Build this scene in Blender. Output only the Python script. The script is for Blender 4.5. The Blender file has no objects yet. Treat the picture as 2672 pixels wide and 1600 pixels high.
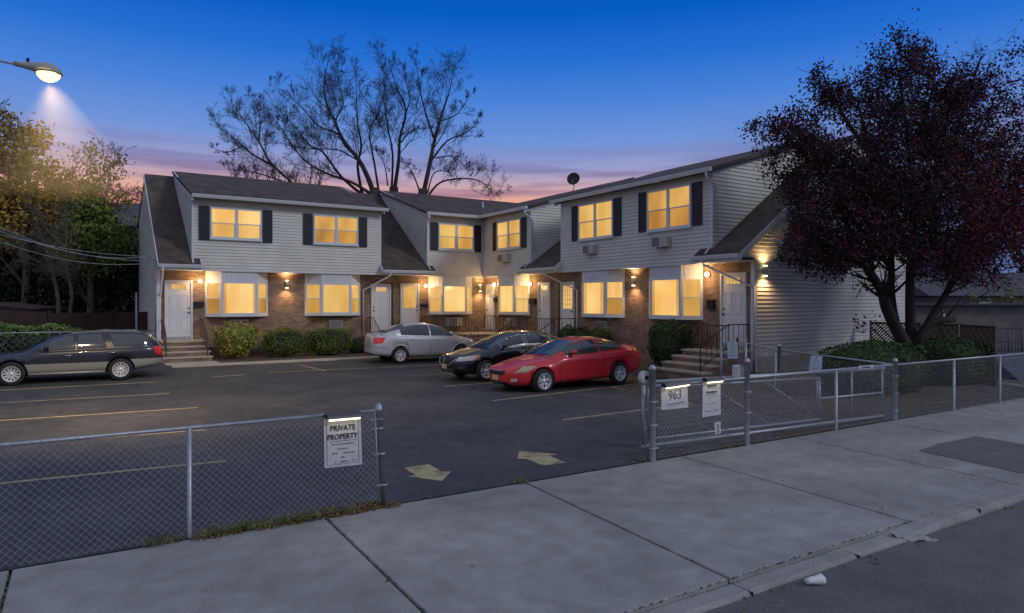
import bpy, bmesh, math, random
import numpy as np
from mathutils import Vector, Matrix
from mathutils.geometry import tessellate_polygon
sc = bpy.context.scene
col = sc.collection
PI = math.pi
# ---------------------------------------------------------------- camera
FPX = 1796.0; CX = 1336.0; HY = 789.0; CH = 2.4
YAW = math.radians(57.45)
FW = (math.cos(YAW), math.sin(YAW)); RT = (math.sin(YAW), -math.cos(YAW))
cd = bpy.data.cameras.new('camera'); cam = bpy.data.objects.new('camera', cd); col.objects.link(cam)
cam.location = (0, 0, CH); cam.rotation_euler = (PI/2, 0, YAW - PI/2)
cd.sensor_width = 36; cd.lens = FPX/2672*36; cd.shift_y = -11/2672; cd.clip_start = .1; cd.clip_end = 2000
sc.camera = cam
# ---------------------------------------------------------------- sky, sun, exposure
sc.view_settings.view_transform = 'Standard'; sc.view_settings.look = 'None'
sc.view_settings.exposure = 0; sc.view_settings.gamma = 1
w = bpy.data.worlds.new("World"); sc.world = w; w.use_nodes = True
nt = w.node_tree; N = nt.nodes; L = nt.links
bg = N['Background']; bg.inputs[1].default_value = 1.0
def srgb(r, g, b):
    f = lambda c: ((c/255+.055)/1.055)**2.4 if c > 10.3 else c/255/12.92
    return (f(r), f(g), f(b), 1)
tc = N.new('ShaderNodeTexCoord'); sx = N.new('ShaderNodeSeparateXYZ'); L.new(tc.outputs['Generated'], sx.inputs[0])
mpw = N.new('ShaderNodeMapping'); mpw.inputs['Scale'].default_value = (1.5, 1.5, 24); L.new(tc.outputs['Generated'], mpw.inputs[0])
ns = N.new('ShaderNodeTexNoise'); ns.inputs['Scale'].default_value = 2.1; ns.inputs['Detail'].default_value = 5; ns.inputs['Roughness'].default_value = .5
L.new(mpw.outputs[0], ns.inputs['Vector'])
ramp = N.new('ShaderNodeValToRGB'); L.new(sx.outputs[2], ramp.inputs[0])
cr = ramp.color_ramp; cr.interpolation = 'LINEAR'
stops = [(0, (92, 98, 116)), (.10, (106, 104, 122)), (.120, (214, 122, 104)), (.143, (232, 170, 146)), (.162, (206, 168, 174)), (.185, (158, 158, 200)),
         (.225, (112, 148, 216)), (.28, (74, 130, 216)), (.33, (38, 112, 210)), (.385, (6, 92, 196)), (.46, (4, 76, 172)), (.56, (96, 120, 162)), (1.0, (150, 158, 178))]  # overhead stops lie out of view, paled and greyed to soften the blue fill
cr.elements[0].position = 0; cr.elements[0].color = srgb(*stops[0][1])
cr.elements[1].position = 1; cr.elements[1].color = srgb(*stops[-1][1])
for p, c in stops[1:-1]:
    e = cr.elements.new(p); e.color = srgb(*c)
# thin cloud streaks, only in a band near the horizon
cr2 = N.new('ShaderNodeValToRGB'); L.new(ns.outputs[0], cr2.inputs[0])
cr2.color_ramp.elements[0].position = .45; cr2.color_ramp.elements[0].color = (0, 0, 0, 1)
cr2.color_ramp.elements[1].position = .60; cr2.color_ramp.elements[1].color = (1, 1, 1, 1)
band = N.new('ShaderNodeValToRGB'); L.new(sx.outputs[2], band.inputs[0]); b = band.color_ramp
b.elements[0].position = .02; b.elements[0].color = (0, 0, 0, 1); b.elements[1].position = .235; b.elements[1].color = (0, 0, 0, 1)
for p, v in ((.11, .8), (.17, .75), (.20, .25)):
    e = b.elements.new(p); e.color = (v, v, v, 1)
mm = N.new('ShaderNodeMath'); mm.operation = 'MULTIPLY'; L.new(cr2.outputs[0], mm.inputs[0]); L.new(band.outputs[0], mm.inputs[1])
ccol = N.new('ShaderNodeValToRGB'); L.new(sx.outputs[2], ccol.inputs[0])
ccol.color_ramp.elements[0].position = .10; ccol.color_ramp.elements[0].color = srgb(200, 96, 96)
ccol.color_ramp.elements[1].position = .195; ccol.color_ramp.elements[1].color = srgb(92, 92, 150)
e = ccol.color_ramp.elements.new(.15); e.color = srgb(150, 108, 140)
mx = N.new('ShaderNodeMix'); mx.data_type = 'RGBA'
L.new(mm.outputs[0], mx.inputs[0]); L.new(ramp.outputs[0], mx.inputs[6]); L.new(ccol.outputs[0], mx.inputs[7])
# paler sky left of and behind the camera, added as fill for the facades
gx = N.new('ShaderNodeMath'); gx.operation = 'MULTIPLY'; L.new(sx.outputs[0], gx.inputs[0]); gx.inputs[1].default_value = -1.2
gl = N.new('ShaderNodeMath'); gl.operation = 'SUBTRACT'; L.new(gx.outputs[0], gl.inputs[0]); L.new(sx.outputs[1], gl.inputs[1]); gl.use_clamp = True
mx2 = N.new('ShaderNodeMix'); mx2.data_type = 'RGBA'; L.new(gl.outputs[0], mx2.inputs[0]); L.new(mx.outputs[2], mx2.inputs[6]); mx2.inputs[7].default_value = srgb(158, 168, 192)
# the afterglow is ahead, not to the right: there the low sky is already dull blue
rx = N.new('ShaderNodeMapRange'); L.new(sx.outputs[0], rx.inputs[0]); rx.inputs[1].default_value = .70; rx.inputs[2].default_value = .84
rz = N.new('ShaderNodeMapRange'); L.new(sx.outputs[2], rz.inputs[0]); rz.inputs[1].default_value = .27; rz.inputs[2].default_value = .15
rm_ = N.new('ShaderNodeMath'); rm_.operation = 'MULTIPLY'; L.new(rx.outputs[0], rm_.inputs[0]); L.new(rz.outputs[0], rm_.inputs[1])
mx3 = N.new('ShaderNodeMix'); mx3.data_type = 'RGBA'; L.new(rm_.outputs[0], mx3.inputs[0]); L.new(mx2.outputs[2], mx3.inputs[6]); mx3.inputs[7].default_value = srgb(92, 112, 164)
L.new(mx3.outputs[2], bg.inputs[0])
SUN_EL = math.radians(32)
sd = bpy.data.lights.new('sun', 'SUN'); sd.energy = .95; sd.angle = math.radians(12); sd.color = (.93, .96, 1)
sun = bpy.data.objects.new('sun', sd); col.objects.link(sun)
_d = Vector((-.60, .80, -math.tan(SUN_EL))).normalized()   # light travels from the front right to the back left
sun.rotation_euler = _d.to_track_quat('-Z', 'Y').to_euler()
sc.cycles.max_bounces = 6; sc.cycles.diffuse_bounces = 3; sc.cycles.glossy_bounces = 3; sc.cycles.transparent_max_bounces = 12
sc.cycles.volume_bounces = 0

# ---------------------------------------------------------------- pixel helpers (points of the place read off the photograph)
def ray(x):
    u = (x-CX)/FPX; return (FW[0]+u*RT[0], FW[1]+u*RT[1])
def gz(x, y):                       # the lot rises gently towards the houses
    t = max(0, min(1, (y-22)/4.5)); t2 = max(0, min(1, (x-14.6)/1.6)) if y > 12.5 else 0
    return .2*max(t, t2)
def gnd(x, y, z=None):
    zz = 0 if z is None else z
    for _ in range(6):
        D = (CH-zz)*FPX/(y-HY); d = ray(x); P = (d[0]*D, d[1]*D)
        if z is None: zz = gz(*P)
        else: break
    return Vector((P[0], P[1], zz))
def atY(x, y, Y):
    d = ray(x); D = Y/d[1]; return Vector((d[0]*D, Y, CH-(y-HY)*D/FPX))
def atX(x, y, X):
    d = ray(x); D = X/d[0]; return Vector((X, d[1]*D, CH-(y-HY)*D/FPX))
def atD(x, y, D):
    d = ray(x); return Vector((d[0]*D, d[1]*D, CH-(y-HY)*D/FPX))

# ---------------------------------------------------------------- materials
def mat(name, color=(.5, .5, .5), rough=.6, metal=0, emit=None, estr=1, noise=0, nscale=5, bump=0, bscale=40, spec=.5, coat=0, color2=None, fac2=(.45, .6), detail=4):
    m = bpy.data.materials.new(name); m.use_nodes = True
    t = m.node_tree; p = t.nodes['Principled BSDF']
    p.inputs['Base Color'].default_value = (*color[:3], 1); p.inputs['Roughness'].default_value = rough
    p.inputs['Metallic'].default_value = metal; p.inputs['Specular IOR Level'].default_value = spec
    if coat: p.inputs['Coat Weight'].default_value = coat; p.inputs['Coat Roughness'].default_value = .04
    g = t.nodes.new('ShaderNodeTexCoord')
    if noise or color2:
        n = t.nodes.new('ShaderNodeTexNoise'); n.inputs['Scale'].default_value = nscale; n.inputs['Detail'].default_value = detail
        t.links.new(g.outputs['Object'], n.inputs['Vector'])
        r = t.nodes.new('ShaderNodeValToRGB'); t.links.new(n.outputs[0], r.inputs[0])
        c2 = color2 if color2 else tuple(c*(1+noise) for c in color[:3])
        c1 = color[:3] if color2 else tuple(c*(1-noise) for c in color[:3])
        r.color_ramp.elements[0].position = fac2[0] if color2 else .3; r.color_ramp.elements[1].position = fac2[1] if color2 else .7
        r.color_ramp.elements[0].color = (*c1, 1); r.color_ramp.elements[1].color = (*c2[:3], 1)
        t.links.new(r.outputs[0], p.inputs['Base Color'])
    if bump:
        n = t.nodes.new('ShaderNodeTexNoise'); n.inputs['Scale'].default_value = bscale; n.inputs['Detail'].default_value = 5
        t.links.new(g.outputs['Object'], n.inputs['Vector'])
        bb = t.nodes.new('ShaderNodeBump'); bb.inputs['Strength'].default_value = bump; bb.inputs['Distance'].default_value = .02
        t.links.new(n.outputs[0], bb.inputs['Height']); t.links.new(bb.outputs[0], p.inputs['Normal'])
    if emit:
        p.inputs['Emission Color'].default_value = (*emit[:3], 1); p.inputs['Emission Strength'].default_value = estr
    return m
def brick_mat(name, c1, c2, mortar, bw, rh, ms, bump=.5, rough=.85, vnoise=.35, offset=.5):
    m = bpy.data.materials.new(name); m.use_nodes = True; t = m.node_tree; n = t.nodes; l = t.links; p = n['Principled BSDF']
    g = n.new('ShaderNodeNewGeometry'); s = n.new('ShaderNodeSeparateXYZ'); l.new(g.outputs['Position'], s.inputs[0])
    a = n.new('ShaderNodeMath'); a.operation = 'ADD'; l.new(s.outputs[0], a.inputs[0]); l.new(s.outputs[1], a.inputs[1])
    c = n.new('ShaderNodeCombineXYZ'); l.new(a.outputs[0], c.inputs[0]); l.new(s.outputs[2], c.inputs[1])
    b = n.new('ShaderNodeTexBrick'); l.new(c.outputs[0], b.inputs['Vector']); b.offset = offset
    b.inputs['Color1'].default_value = (*c1, 1); b.inputs['Color2'].default_value = (*c2, 1); b.inputs['Mortar'].default_value = (*mortar, 1)
    b.inputs['Scale'].default_value = 1; b.inputs['Brick Width'].default_value = bw; b.inputs['Row Height'].default_value = rh
    b.inputs['Mortar Size'].default_value = ms; b.inputs['Mortar Smooth'].default_value = .3; b.inputs['Bias'].default_value = -.1
    no = n.new('ShaderNodeTexNoise'); no.inputs['Scale'].default_value = 2.2; no.inputs['Detail'].default_value = 7; l.new(g.outputs['Position'], no.inputs['Vector'])
    r = n.new('ShaderNodeMapRange'); r.inputs[3].default_value = 1-vnoise; r.inputs[4].default_value = 1+vnoise; l.new(no.outputs[0], r.inputs[0]); r.inputs[1].default_value = .3; r.inputs[2].default_value = .7
    mu = n.new('ShaderNodeMix'); mu.data_type = 'RGBA'; mu.blend_type = 'MULTIPLY'; mu.inputs[0].default_value = 1
    l.new(b.outputs[0], mu.inputs[6]); l.new(r.outputs[0], mu.inputs[7]); l.new(mu.outputs[2], p.inputs['Base Color'])
    bu = n.new('ShaderNodeBump'); bu.inputs['Strength'].default_value = bump; bu.inputs['Distance'].default_value = .01; bu.invert = True
    l.new(b.outputs['Fac'], bu.inputs['Height']); l.new(bu.outputs[0], p.inputs['Normal']); p.inputs['Roughness'].default_value = rough
    return m
def lit_mat(name, c, c2, stripes=0, s=1.0, spec=.5):
    m = bpy.data.materials.new(name); m.use_nodes = True; t = m.node_tree; n = t.nodes; l = t.links; p = n['Principled BSDF']
    p.inputs['Base Color'].default_value = (.05, .04, .03, 1); p.inputs['Roughness'].default_value = .12
    g = n.new('ShaderNodeNewGeometry'); sp = n.new('ShaderNodeSeparateXYZ'); l.new(g.outputs['Position'], sp.inputs[0])
    a = n.new('ShaderNodeMath'); a.operation = 'ADD'; l.new(sp.outputs[0], a.inputs[0]); l.new(sp.outputs[1], a.inputs[1])
    no = n.new('ShaderNodeTexNoise'); no.inputs['Scale'].default_value = 1.0; no.inputs['Detail'].default_value = 1.5; cz = n.new('ShaderNodeCombineXYZ'); l.new(a.outputs[0], cz.inputs[0]); zz = n.new('ShaderNodeMath'); zz.operation = 'MULTIPLY'; zz.inputs[1].default_value = .55; l.new(sp.outputs[2], zz.inputs[0]); l.new(zz.outputs[0], cz.inputs[1]); l.new(cz.outputs[0], no.inputs['Vector'])
    r = n.new('ShaderNodeValToRGB'); r.color_ramp.elements[0].position = .35; r.color_ramp.elements[1].position = .65
    r.color_ramp.elements[0].color = srgb(*c2); r.color_ramp.elements[1].color = srgb(*c); l.new(no.outputs[0], r.inputs[0])
    out = r.outputs[0]
    if stripes:
        si = n.new('ShaderNodeMath'); si.operation = 'MULTIPLY'; si.inputs[1].default_value = 2*PI/.09; l.new(a.outputs[0], si.inputs[0])
        co = n.new('ShaderNodeMath'); co.operation = 'SINE'; l.new(si.outputs[0], co.inputs[0])
        ma = n.new('ShaderNodeMath'); ma.operation = 'MULTIPLY_ADD'; ma.inputs[1].default_value = stripes; ma.inputs[2].default_value = 1; l.new(co.outputs[0], ma.inputs[0])
        mu = n.new('ShaderNodeMix'); mu.data_type = 'RGBA'; mu.blend_type = 'MULTIPLY'; mu.inputs[0].default_value = 1
        l.new(out, mu.inputs[6]); l.new(ma.outputs[0], mu.inputs[7]); out = mu.outputs[2]
    l.new(out, p.inputs['Emission Color']); p.inputs['Emission Strength'].default_value = s
    p.inputs['Specular IOR Level'].default_value = spec
    return m
def ground_mat(name, c1, c2, stain=.5, crack=0, rough=.85, speck=.25, bump=.5, warm=(1, .96, .9)):
    m = bpy.data.materials.new(name); m.use_nodes = True; t = m.node_tree; n = t.nodes; l = t.links; p = n['Principled BSDF']; p.inputs['Roughness'].default_value = rough
    g = n.new('ShaderNodeNewGeometry'); P = g.outputs['Position']
    def noise(sc_, det=6, dist=0):
        q = n.new('ShaderNodeTexNoise'); q.inputs['Scale'].default_value = sc_; q.inputs['Detail'].default_value = det; q.inputs['Distortion'].default_value = dist; l.new(P, q.inputs['Vector']); return q.outputs[0]
    def rng_(v, a, b, c, d):
        q = n.new('ShaderNodeMapRange'); q.inputs[1].default_value = a; q.inputs[2].default_value = b; q.inputs[3].default_value = c; q.inputs[4].default_value = d; l.new(v, q.inputs[0]); return q.outputs[0]
    def mul(a, b):
        q = n.new('ShaderNodeMix'); q.data_type = 'RGBA'; q.blend_type = 'MULTIPLY'; q.inputs[0].default_value = 1; l.new(a, q.inputs[6]); l.new(b, q.inputs[7]); return q.outputs[2]
    r = n.new('ShaderNodeValToRGB'); r.color_ramp.elements[0].position = .35; r.color_ramp.elements[1].position = .65; r.color_ramp.elements[0].color = (*c1, 1); r.color_ramp.elements[1].color = (*c2, 1); l.new(noise(.5, 8, .6), r.inputs[0]); o = r.outputs[0]
    o = mul(o, rng_(noise(3.2, 10, .4), .3, .7, 1-stain*.5, 1+stain*.4)); o = mul(o, rng_(noise(70, 3), .25, .75, 1-speck, 1+speck))
    v = n.new('ShaderNodeTexVoronoi'); v.inputs['Scale'].default_value = 5.5; l.new(P, v.inputs['Vector']); o = mul(o, rng_(v.outputs['Distance'], .035, .06, .45, 1))     # gum and oil spots
    v = n.new('ShaderNodeTexVoronoi'); v.inputs['Scale'].default_value = 1.1; l.new(P, v.inputs['Vector']); o = mul(o, rng_(v.outputs['Distance'], .02, .16, 1-stain*.35, 1))
    if crack:
        ad = n.new('ShaderNodeVectorMath'); ad.operation = 'MULTIPLY_ADD'; nn = n.new('ShaderNodeTexNoise'); nn.inputs['Scale'].default_value = 1.6; nn.inputs['Detail'].default_value = 6; l.new(P, nn.inputs['Vector']); l.new(nn.outputs[1], ad.inputs[0]); ad.inputs[1].default_value = (.9, .9, .9); l.new(P, ad.inputs[2])
        v = n.new('ShaderNodeTexVoronoi'); v.feature = 'DISTANCE_TO_EDGE'; v.inputs['Scale'].default_value = crack; l.new(ad.outputs[0], v.inputs['Vector']); o = mul(o, rng_(v.outputs['Distance'], .0, .006, .45, 1))
    l.new(o, p.inputs['Base Color']); b = n.new('ShaderNodeBump'); b.inputs['Strength'].default_value = bump; b.inputs['Distance'].default_value = .012; l.new(noise(90, 4), b.inputs['Height']); l.new(b.outputs[0], p.inputs['Normal']); return m
M = {}
M['brick'] = brick_mat('brick', (.28, .17, .11), (.14, .085, .06), (.25, .21, .165), .215, .074, .009, vnoise=.3)
M['shingle'] = brick_mat('shingle', (.098, .068, .056), (.066, .048, .042), (.035, .028, .025), .32, .085, .006, bump=.5, rough=.9, vnoise=.35)
M['siding'] = mat('siding', (.57, .56, .50), .55, noise=.09, nscale=1.4)
M['trim'] = mat('trim', (.58, .60, .62), .5, noise=.04, nscale=2)
M['panel'] = brick_mat('panel', (.60, .62, .64), (.57, .59, .61), (.35, .36, .38), .16, 3.0, .004, bump=.6, rough=.5, vnoise=.05, offset=0)
M['foundation'] = mat('foundation', (.40, .37, .30), .85, noise=.15, nscale=3, bump=.3)
M['frame'] = mat('frame', (.60, .63, .66), .4)
M['shutter'] = mat('shutter', (.016, .018, .028), .5)
M['door'] = mat('door', (.66, .67, .68), .4, noise=.03, nscale=2)
M['dark'] = mat('dark', (.012, .012, .013), .6)
M['blackmetal'] = mat('blackmetal', (.02, .018, .018), .5, metal=.3)
M['rail'] = mat('rail', (.09, .045, .035), .55, noise=.3, nscale=8)
M['concrete'] = mat('concrete', (.34, .32, .29), .85, noise=.18, nscale=4, bump=.3)
M['stone'] = mat('stone', (.42, .37, .30), .8, noise=.12, nscale=5)
M['metal'] = mat('galvanised', (.36, .38, .40), .5, metal=.6, noise=.15, nscale=12)
M['wire'] = mat('wire', (.46, .48, .50), .5, metal=.55)
M['ac'] = mat('ac', (.42, .41, .38), .5); M['grille'] = mat('grille', (.10, .10, .10), .6)
M['lit_bright'] = lit_mat('lit_bright', (250, 208, 132), (238, 180, 92), .06, 1.0)
M['lit'] = lit_mat('lit', (234, 188, 108), (212, 160, 78), .06, 1.0)
M['lit_dim'] = lit_mat('lit_dim', (206, 152, 68), (164, 114, 44), .03, 1.0)
M['lit_plain'] = lit_mat('lit_plain', (226, 178, 94), (188, 138, 60), .02, 1.0)
M['curtain'] = lit_mat('curtain', (222, 172, 100), (196, 142, 74), .10, 1.0)
M['bulb'] = mat('bulb', (1, .9, .7), .4, emit=(1, .72, .36), estr=6)
M['asphalt'] = ground_mat('asphalt', (.034, .037, .043), (.064, .066, .072), .6, .22, .72, .3, .6)
M['road'] = ground_mat('road', (.105, .105, .107), (.135, .133, .132), .3, 0, .9, .45, .9)
M['yellow'] = mat('yellow', (.42, .33, .18), .8, color2=(.12, .105, .08), nscale=4, fac2=(.48, .74), detail=10)
M['soil'] = mat('soil', (.045, .033, .025), .95, color2=(.095, .07, .05), nscale=5, fac2=(.35, .65), bump=1, bscale=18, detail=9)
M['bark'] = mat('bark', (.035, .026, .022), .9, noise=.4, nscale=6, bump=.6, bscale=14)
M['bark_dark'] = mat('bark_dark', (.022, .017, .017), .9, noise=.3, nscale=5)
M['bark_bare'] = mat('bark_bare', (.045, .035, .033), .9, noise=.3, nscale=5)
M['bark_grey'] = mat('bark_grey', (.115, .092, .075), .9, noise=.3, nscale=5)
M['tyre'] = mat('tyre', (.012, .012, .013), .8); M['rim'] = mat('rim', (.60, .61, .63), .35, metal=.25)
M['glass'] = mat('carglass', (.045, .055, .06), .05, spec=.8, coat=.5)
M['chrome'] = mat('chrome', (.6, .62, .65), .15, metal=1)
M['plastic'] = mat('plastic', (.03, .03, .032), .6)
def leafmat(name, c1, c2, sc_=1.1):
    m = mat(name, c1, .75, color2=c2, nscale=sc_, fac2=(.38, .62), spec=.25); return m

# ---------------------------------------------------------------- mesh helpers
class MB:
    def __init__(s): s.v = []; s.f = []; s.sm = []
    def add(s, vs, fs, smooth=False):
        o = len(s.v); s.v += [tuple(q) for q in vs]; s.f += [tuple(i+o for i in f) for f in fs]; s.sm += [smooth]*len(fs); return s
    def box(s, a, b):
        x0, x1 = sorted((a[0], b[0])); y0, y1 = sorted((a[1], b[1])); z0, z1 = sorted((a[2], b[2]))
        return s.add([(x0, y0, z0), (x1, y0, z0), (x1, y1, z0), (x0, y1, z0), (x0, y0, z1), (x1, y0, z1), (x1, y1, z1), (x0, y1, z1)],
                     [(0, 3, 2, 1), (4, 5, 6, 7), (0, 1, 5, 4), (1, 2, 6, 5), (2, 3, 7, 6), (3, 0, 4, 7)])
    def obox(s, c, ax, ay, az, hx, hy, hz):
        c = Vector(c); ax = Vector(ax).normalized()*hx; ay = Vector(ay).normalized()*hy; az = Vector(az).normalized()*hz
        vs = [c+i*ax+j*ay+k*az for k in (-1, 1) for (i, j) in ((-1, -1), (1, -1), (1, 1), (-1, 1))]
        return s.add(vs, [(0, 3, 2, 1), (4, 5, 6, 7), (0, 1, 5, 4), (1, 2, 6, 5), (2, 3, 7, 6), (3, 0, 4, 7)])
    def tube(s, pts, rs, n=6, smooth=True, cap=True):
        pts = [Vector(p) for p in pts]
        if not hasattr(rs, '__len__'): rs = [rs]*len(pts)
        o = len(s.v); d0 = (pts[1]-pts[0]).normalized(); up = Vector((0, 0, 1)) if abs(d0.z) < .9 else Vector((1, 0, 0))
        u = d0.cross(up).normalized(); rings = []
        for i, p in enumerate(pts):
            d = (pts[min(i+1, len(pts)-1)]-pts[max(i-1, 0)]).normalized()
            u = (u-d*u.dot(d)); u = u.normalized() if u.length > 1e-6 else d.orthogonal().normalized(); v = d.cross(u)
            for k in range(n):
                a = 2*PI*k/n; s.v.append(tuple(p+(u*math.cos(a)+v*math.sin(a))*rs[i]))
        m = len(pts)
        for i in range(m-1):
            for k in range(n):
                k2 = (k+1) % n; s.f.append((o+i*n+k, o+i*n+k2, o+(i+1)*n+k2, o+(i+1)*n+k)); s.sm.append(smooth)
        if cap:
            s.f.append(tuple(o+k for k in reversed(range(n)))); s.sm.append(False)
            s.f.append(tuple(o+(m-1)*n+k for k in range(n))); s.sm.append(False)
        return s
    def prism(s, poly, d):          # poly: planar 3D points, d: extrusion vector
        n = len(poly); d = Vector(d); P = [Vector(p) for p in poly]
        vs = P+[p+d for p in P]
        fs = [tuple(reversed(range(n))), tuple(range(n, 2*n))]+[(i, (i+1) % n, n+(i+1) % n, n+i) for i in range(n)]
        return s.add(vs, fs)
    def lathe(s, prof, c, axis='z', n=24, smooth=True):   # prof [(r,h)]
        o = len(s.v); c = Vector(c)
        for r, h in prof:
            for k in range(n):
                a = 2*PI*k/n; x, y = r*math.cos(a), r*math.sin(a)
                q = (x, y, h) if axis == 'z' else ((x, h, y) if axis == 'y' else (h, x, y))
                s.v.append(tuple(c+Vector(q)))
        for i in range(len(prof)-1):
            for k in range(n):
                k2 = (k+1) % n; s.f.append((o+i*n+k, o+i*n+k2, o+(i+1)*n+k2, o+(i+1)*n+k)); s.sm.append(smooth)
        return s
    def build(s, name, m, parent=None, fix=True):
        me = bpy.data.meshes.new(name); off = wloc(parent)
        vs = [(x-off[0], y-off[1], z-off[2]) for x, y, z in s.v] if parent else s.v
        me.from_pydata(vs, [], s.f)
        me.polygons.foreach_set('use_smooth', s.sm)
        me.materials.append(M[m] if isinstance(m, str) else m)
        if fix:
            bm = bmesh.new(); bm.from_mesh(me); bmesh.ops.recalc_face_normals(bm, faces=bm.faces); bm.to_mesh(me); bm.free()
        me.update(); o = bpy.data.objects.new(name, me); col.objects.link(o)
        if parent: o.parent = parent
        return o
def wloc(o):
    p = Vector((0, 0, 0))
    while o: p = p+o.location; o = o.parent
    return p
def thing(name, label, cat, loc=(0, 0, 0), group=None):
    o = bpy.data.objects.new(name, None); col.objects.link(o); o.location = loc; o.empty_display_size = .3
    o['label'] = label; o['category'] = cat
    if group: o['group'] = group
    return o
def tag(o, label, cat, group=None):
    o['label'] = label; o['category'] = cat
    if group: o['group'] = group
    return o
def structure(o): o['kind'] = 'structure'; return o
def recenter(o, loc):               # move origin of a single-mesh thing to its base
    loc = Vector(loc); o.data.transform(Matrix.Translation(-loc)); o.location = loc; return o
def text_mesh(txt, size, m, origin, xdir, parent, name='lettering', n=(0, -1, 0), align='CENTER', sx=1.0, bold=0.0):
    cu = bpy.data.curves.new('t', 'FONT'); cu.body = txt; cu.size = size; cu.align_x = align; cu.extrude = .0015; cu.offset = bold; cu.resolution_u = 3
    o = bpy.data.objects.new('t', cu); col.objects.link(o); dg = bpy.context.evaluated_depsgraph_get()
    me = bpy.data.meshes.new_from_object(o.evaluated_get(dg)); bpy.data.objects.remove(o)
    X = Vector(xdir).normalized(); Zv = Vector((0, 0, 1)); 
    off = wloc(parent)
    for v in me.vertices:
        v.co = Vector(origin)+X*v.co.x*sx+Zv*v.co.y+Vector(n)*(v.co.z+.003)-off
    me.materials.clear(); me.materials.append(M[m]); ob = bpy.data.objects.new(name, me); col.objects.link(ob); ob.parent = parent
    return ob

# ---------------------------------------------------------------- ground, road, sidewalk, lot
XJ = [(-3.35, -3.30), (-.5, -.47), (2.27, 2.38), (4.81, 5.08), (7.73, 8.0), (10.48, 10.8), (13.4, 13.7), (16.4, 16.6), (19.4, 19.5), (22.5, 22.5)]
g = MB(); g.add([(-600, -600, -.16), (600, -600, -.16), (600, 600, -.16), (-600, 600, -.16)], [(0, 1, 2, 3)]); structure(g.build('ground', 'soil'))
g = MB(); g.add([(-60, -9, -.075), (80, -9, -.075), (80, 3.86, -.075), (-60, 3.86, -.075)], [(0, 1, 2, 3)]); structure(g.build('road', 'road'))
# parking lot: a sheet that rises towards the houses
g = MB(); ys = [7.62, 10, 14, 18, 22, 23.5, 25, 26.5, 31]; xs_ = [-40, -10, 0, 4, 8, 12, 14.6, 15.4, 16.2]
vs = [(x, y, gz(x, y)) for y in ys for x in xs_]; nx = len(xs_)
g.add(vs, [(j*nx+i, j*nx+i+1, (j+1)*nx+i+1, (j+1)*nx+i) for j in range(len(ys)-1) for i in range(nx-1)], True)
lot = structure(g.build('parking_lot', 'asphalt'))
rnd = random.Random(3)
def gquad(mb, p0, p1, wd, dz=.004, seg=10):     # painted line along the ground
    p0 = Vector(p0[:2]); p1 = Vector(p1[:2]); d = (p1-p0).normalized(); n = Vector((-d.y, d.x))*wd/2; vs = []
    for i in range(seg+1):
        c = p0.lerp(p1, i/seg)
        for s_ in (-1, 1):
            q = c+n*s_*(1+rnd.uniform(-.12, .12)); vs.append((q.x, q.y, gz(q.x, q.y)+dz))
    mb.add(vs, [(2*i, 2*i+1, 2*i+3, 2*i+2) for i in range(seg)])
for l in [((-60, 1022), (408, 997)), ((-60, 1055), (443, 1027)), ((-60, 1102), (517, 1064)), ((-60, 1169), (535, 1122)), ((-60, 1268), (592, 1203)),
          ((700, 972), (1150, 952)), ((1058, 982), (1300, 968)), ((1158, 1009), (1400, 990)), ((1286, 1046), (1665, 1002)), ((1469, 1096), (1950, 1035)),
          ((555, 984), (640, 978)), ((1590, 1010), (1690, 1026)), ((780, 952), (850, 968))]:
    m_ = MB(); gquad(m_, gnd(*l[0]), gnd(*l[1]), .09); m_.build('parking_line', 'yellow', lot)
for pl in (((255, 390), (565, 343), (730, 437), (845, 432), (732, 552), (303, 495), (410, 480)), ((1690, 178), (2170, 218), (2060, 238), (2280, 325), (1990, 360), (1775, 275), (1670, 278))):
    P = [gnd(1000+x*.2098, 1140+y*.2098) for x, y in pl]
    m_ = MB(); tr = tessellate_polygon([[Vector((p.x, p.y, 0)) for p in P]]); m_.add([(p.x, p.y, gz(p.x, p.y)+.004) for p in P], [tuple(t) for t in tr]); m_.build('direction_arrow', 'yellow', lot)
# bed of bare soil round the houses and behind the right fence
g = MB(); R_ = random.Random(5)
def bedz(x, y):
    base = gz(x, y)+.03
    e_ = min(1, max(0, (x-12.3)/1.2))*min(1, max(0, (y-7.68)/.8))
    if y < 14.2: return -.01+e_*(.05+.20*max(0, min(1, (y-7.7)/4))+.03*math.sin(x*1.7+y*2.3)*math.sin(y*1.3))
    return base+.03*math.sin(x*1.7+y*2.3)*math.sin(y*1.3)
def sheet(name, m, x0, x1, y0, y1, nx, ny, zf):
    s_ = MB(); vs = [(x0+(x1-x0)*i/nx, y0+(y1-y0)*j/ny, 0) for j in range(ny+1) for i in range(nx+1)]
    vs = [(x, y, zf(x, y)) for x, y, _ in vs]
    s_.add(vs, [(j*(nx+1)+i, j*(nx+1)+i+1, (j+1)*(nx+1)+i+1, (j+1)*(nx+1)+i) for j in range(ny) for i in range(nx)], True)
    return structure(s_.build(name, m, fix=False))
sheet('planting_bed', 'soil', 4.5, 16.3, 26.6, 30, 40, 12, lambda x, y: .215+.02*math.sin(x*3)*math.sin(y*4))
sheet('planting_bed', 'soil', 15.2, 18, 12.8, 31, 12, 60, lambda x, y: gz(x, y)+.02+.02*math.sin(x*3)*math.sin(y*4))
sheet('yard_soil', 'soil', 12.3, 23.2, 7.68, 14, 50, 30, bedz)
# walkway slab along block A
sl = MB()
for x0, x1 in ((2.85, 4.5), (4.52, 7.2), (7.22, 9.9), (9.92, 13.0)): sl.box((x0, 25.9, .0), (x1, 26.62, .215))
sl.box((2.75, 26.62, .0), (4.5, 27.6, .215)); structure(sl.build('walkway', 'stone'))
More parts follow.
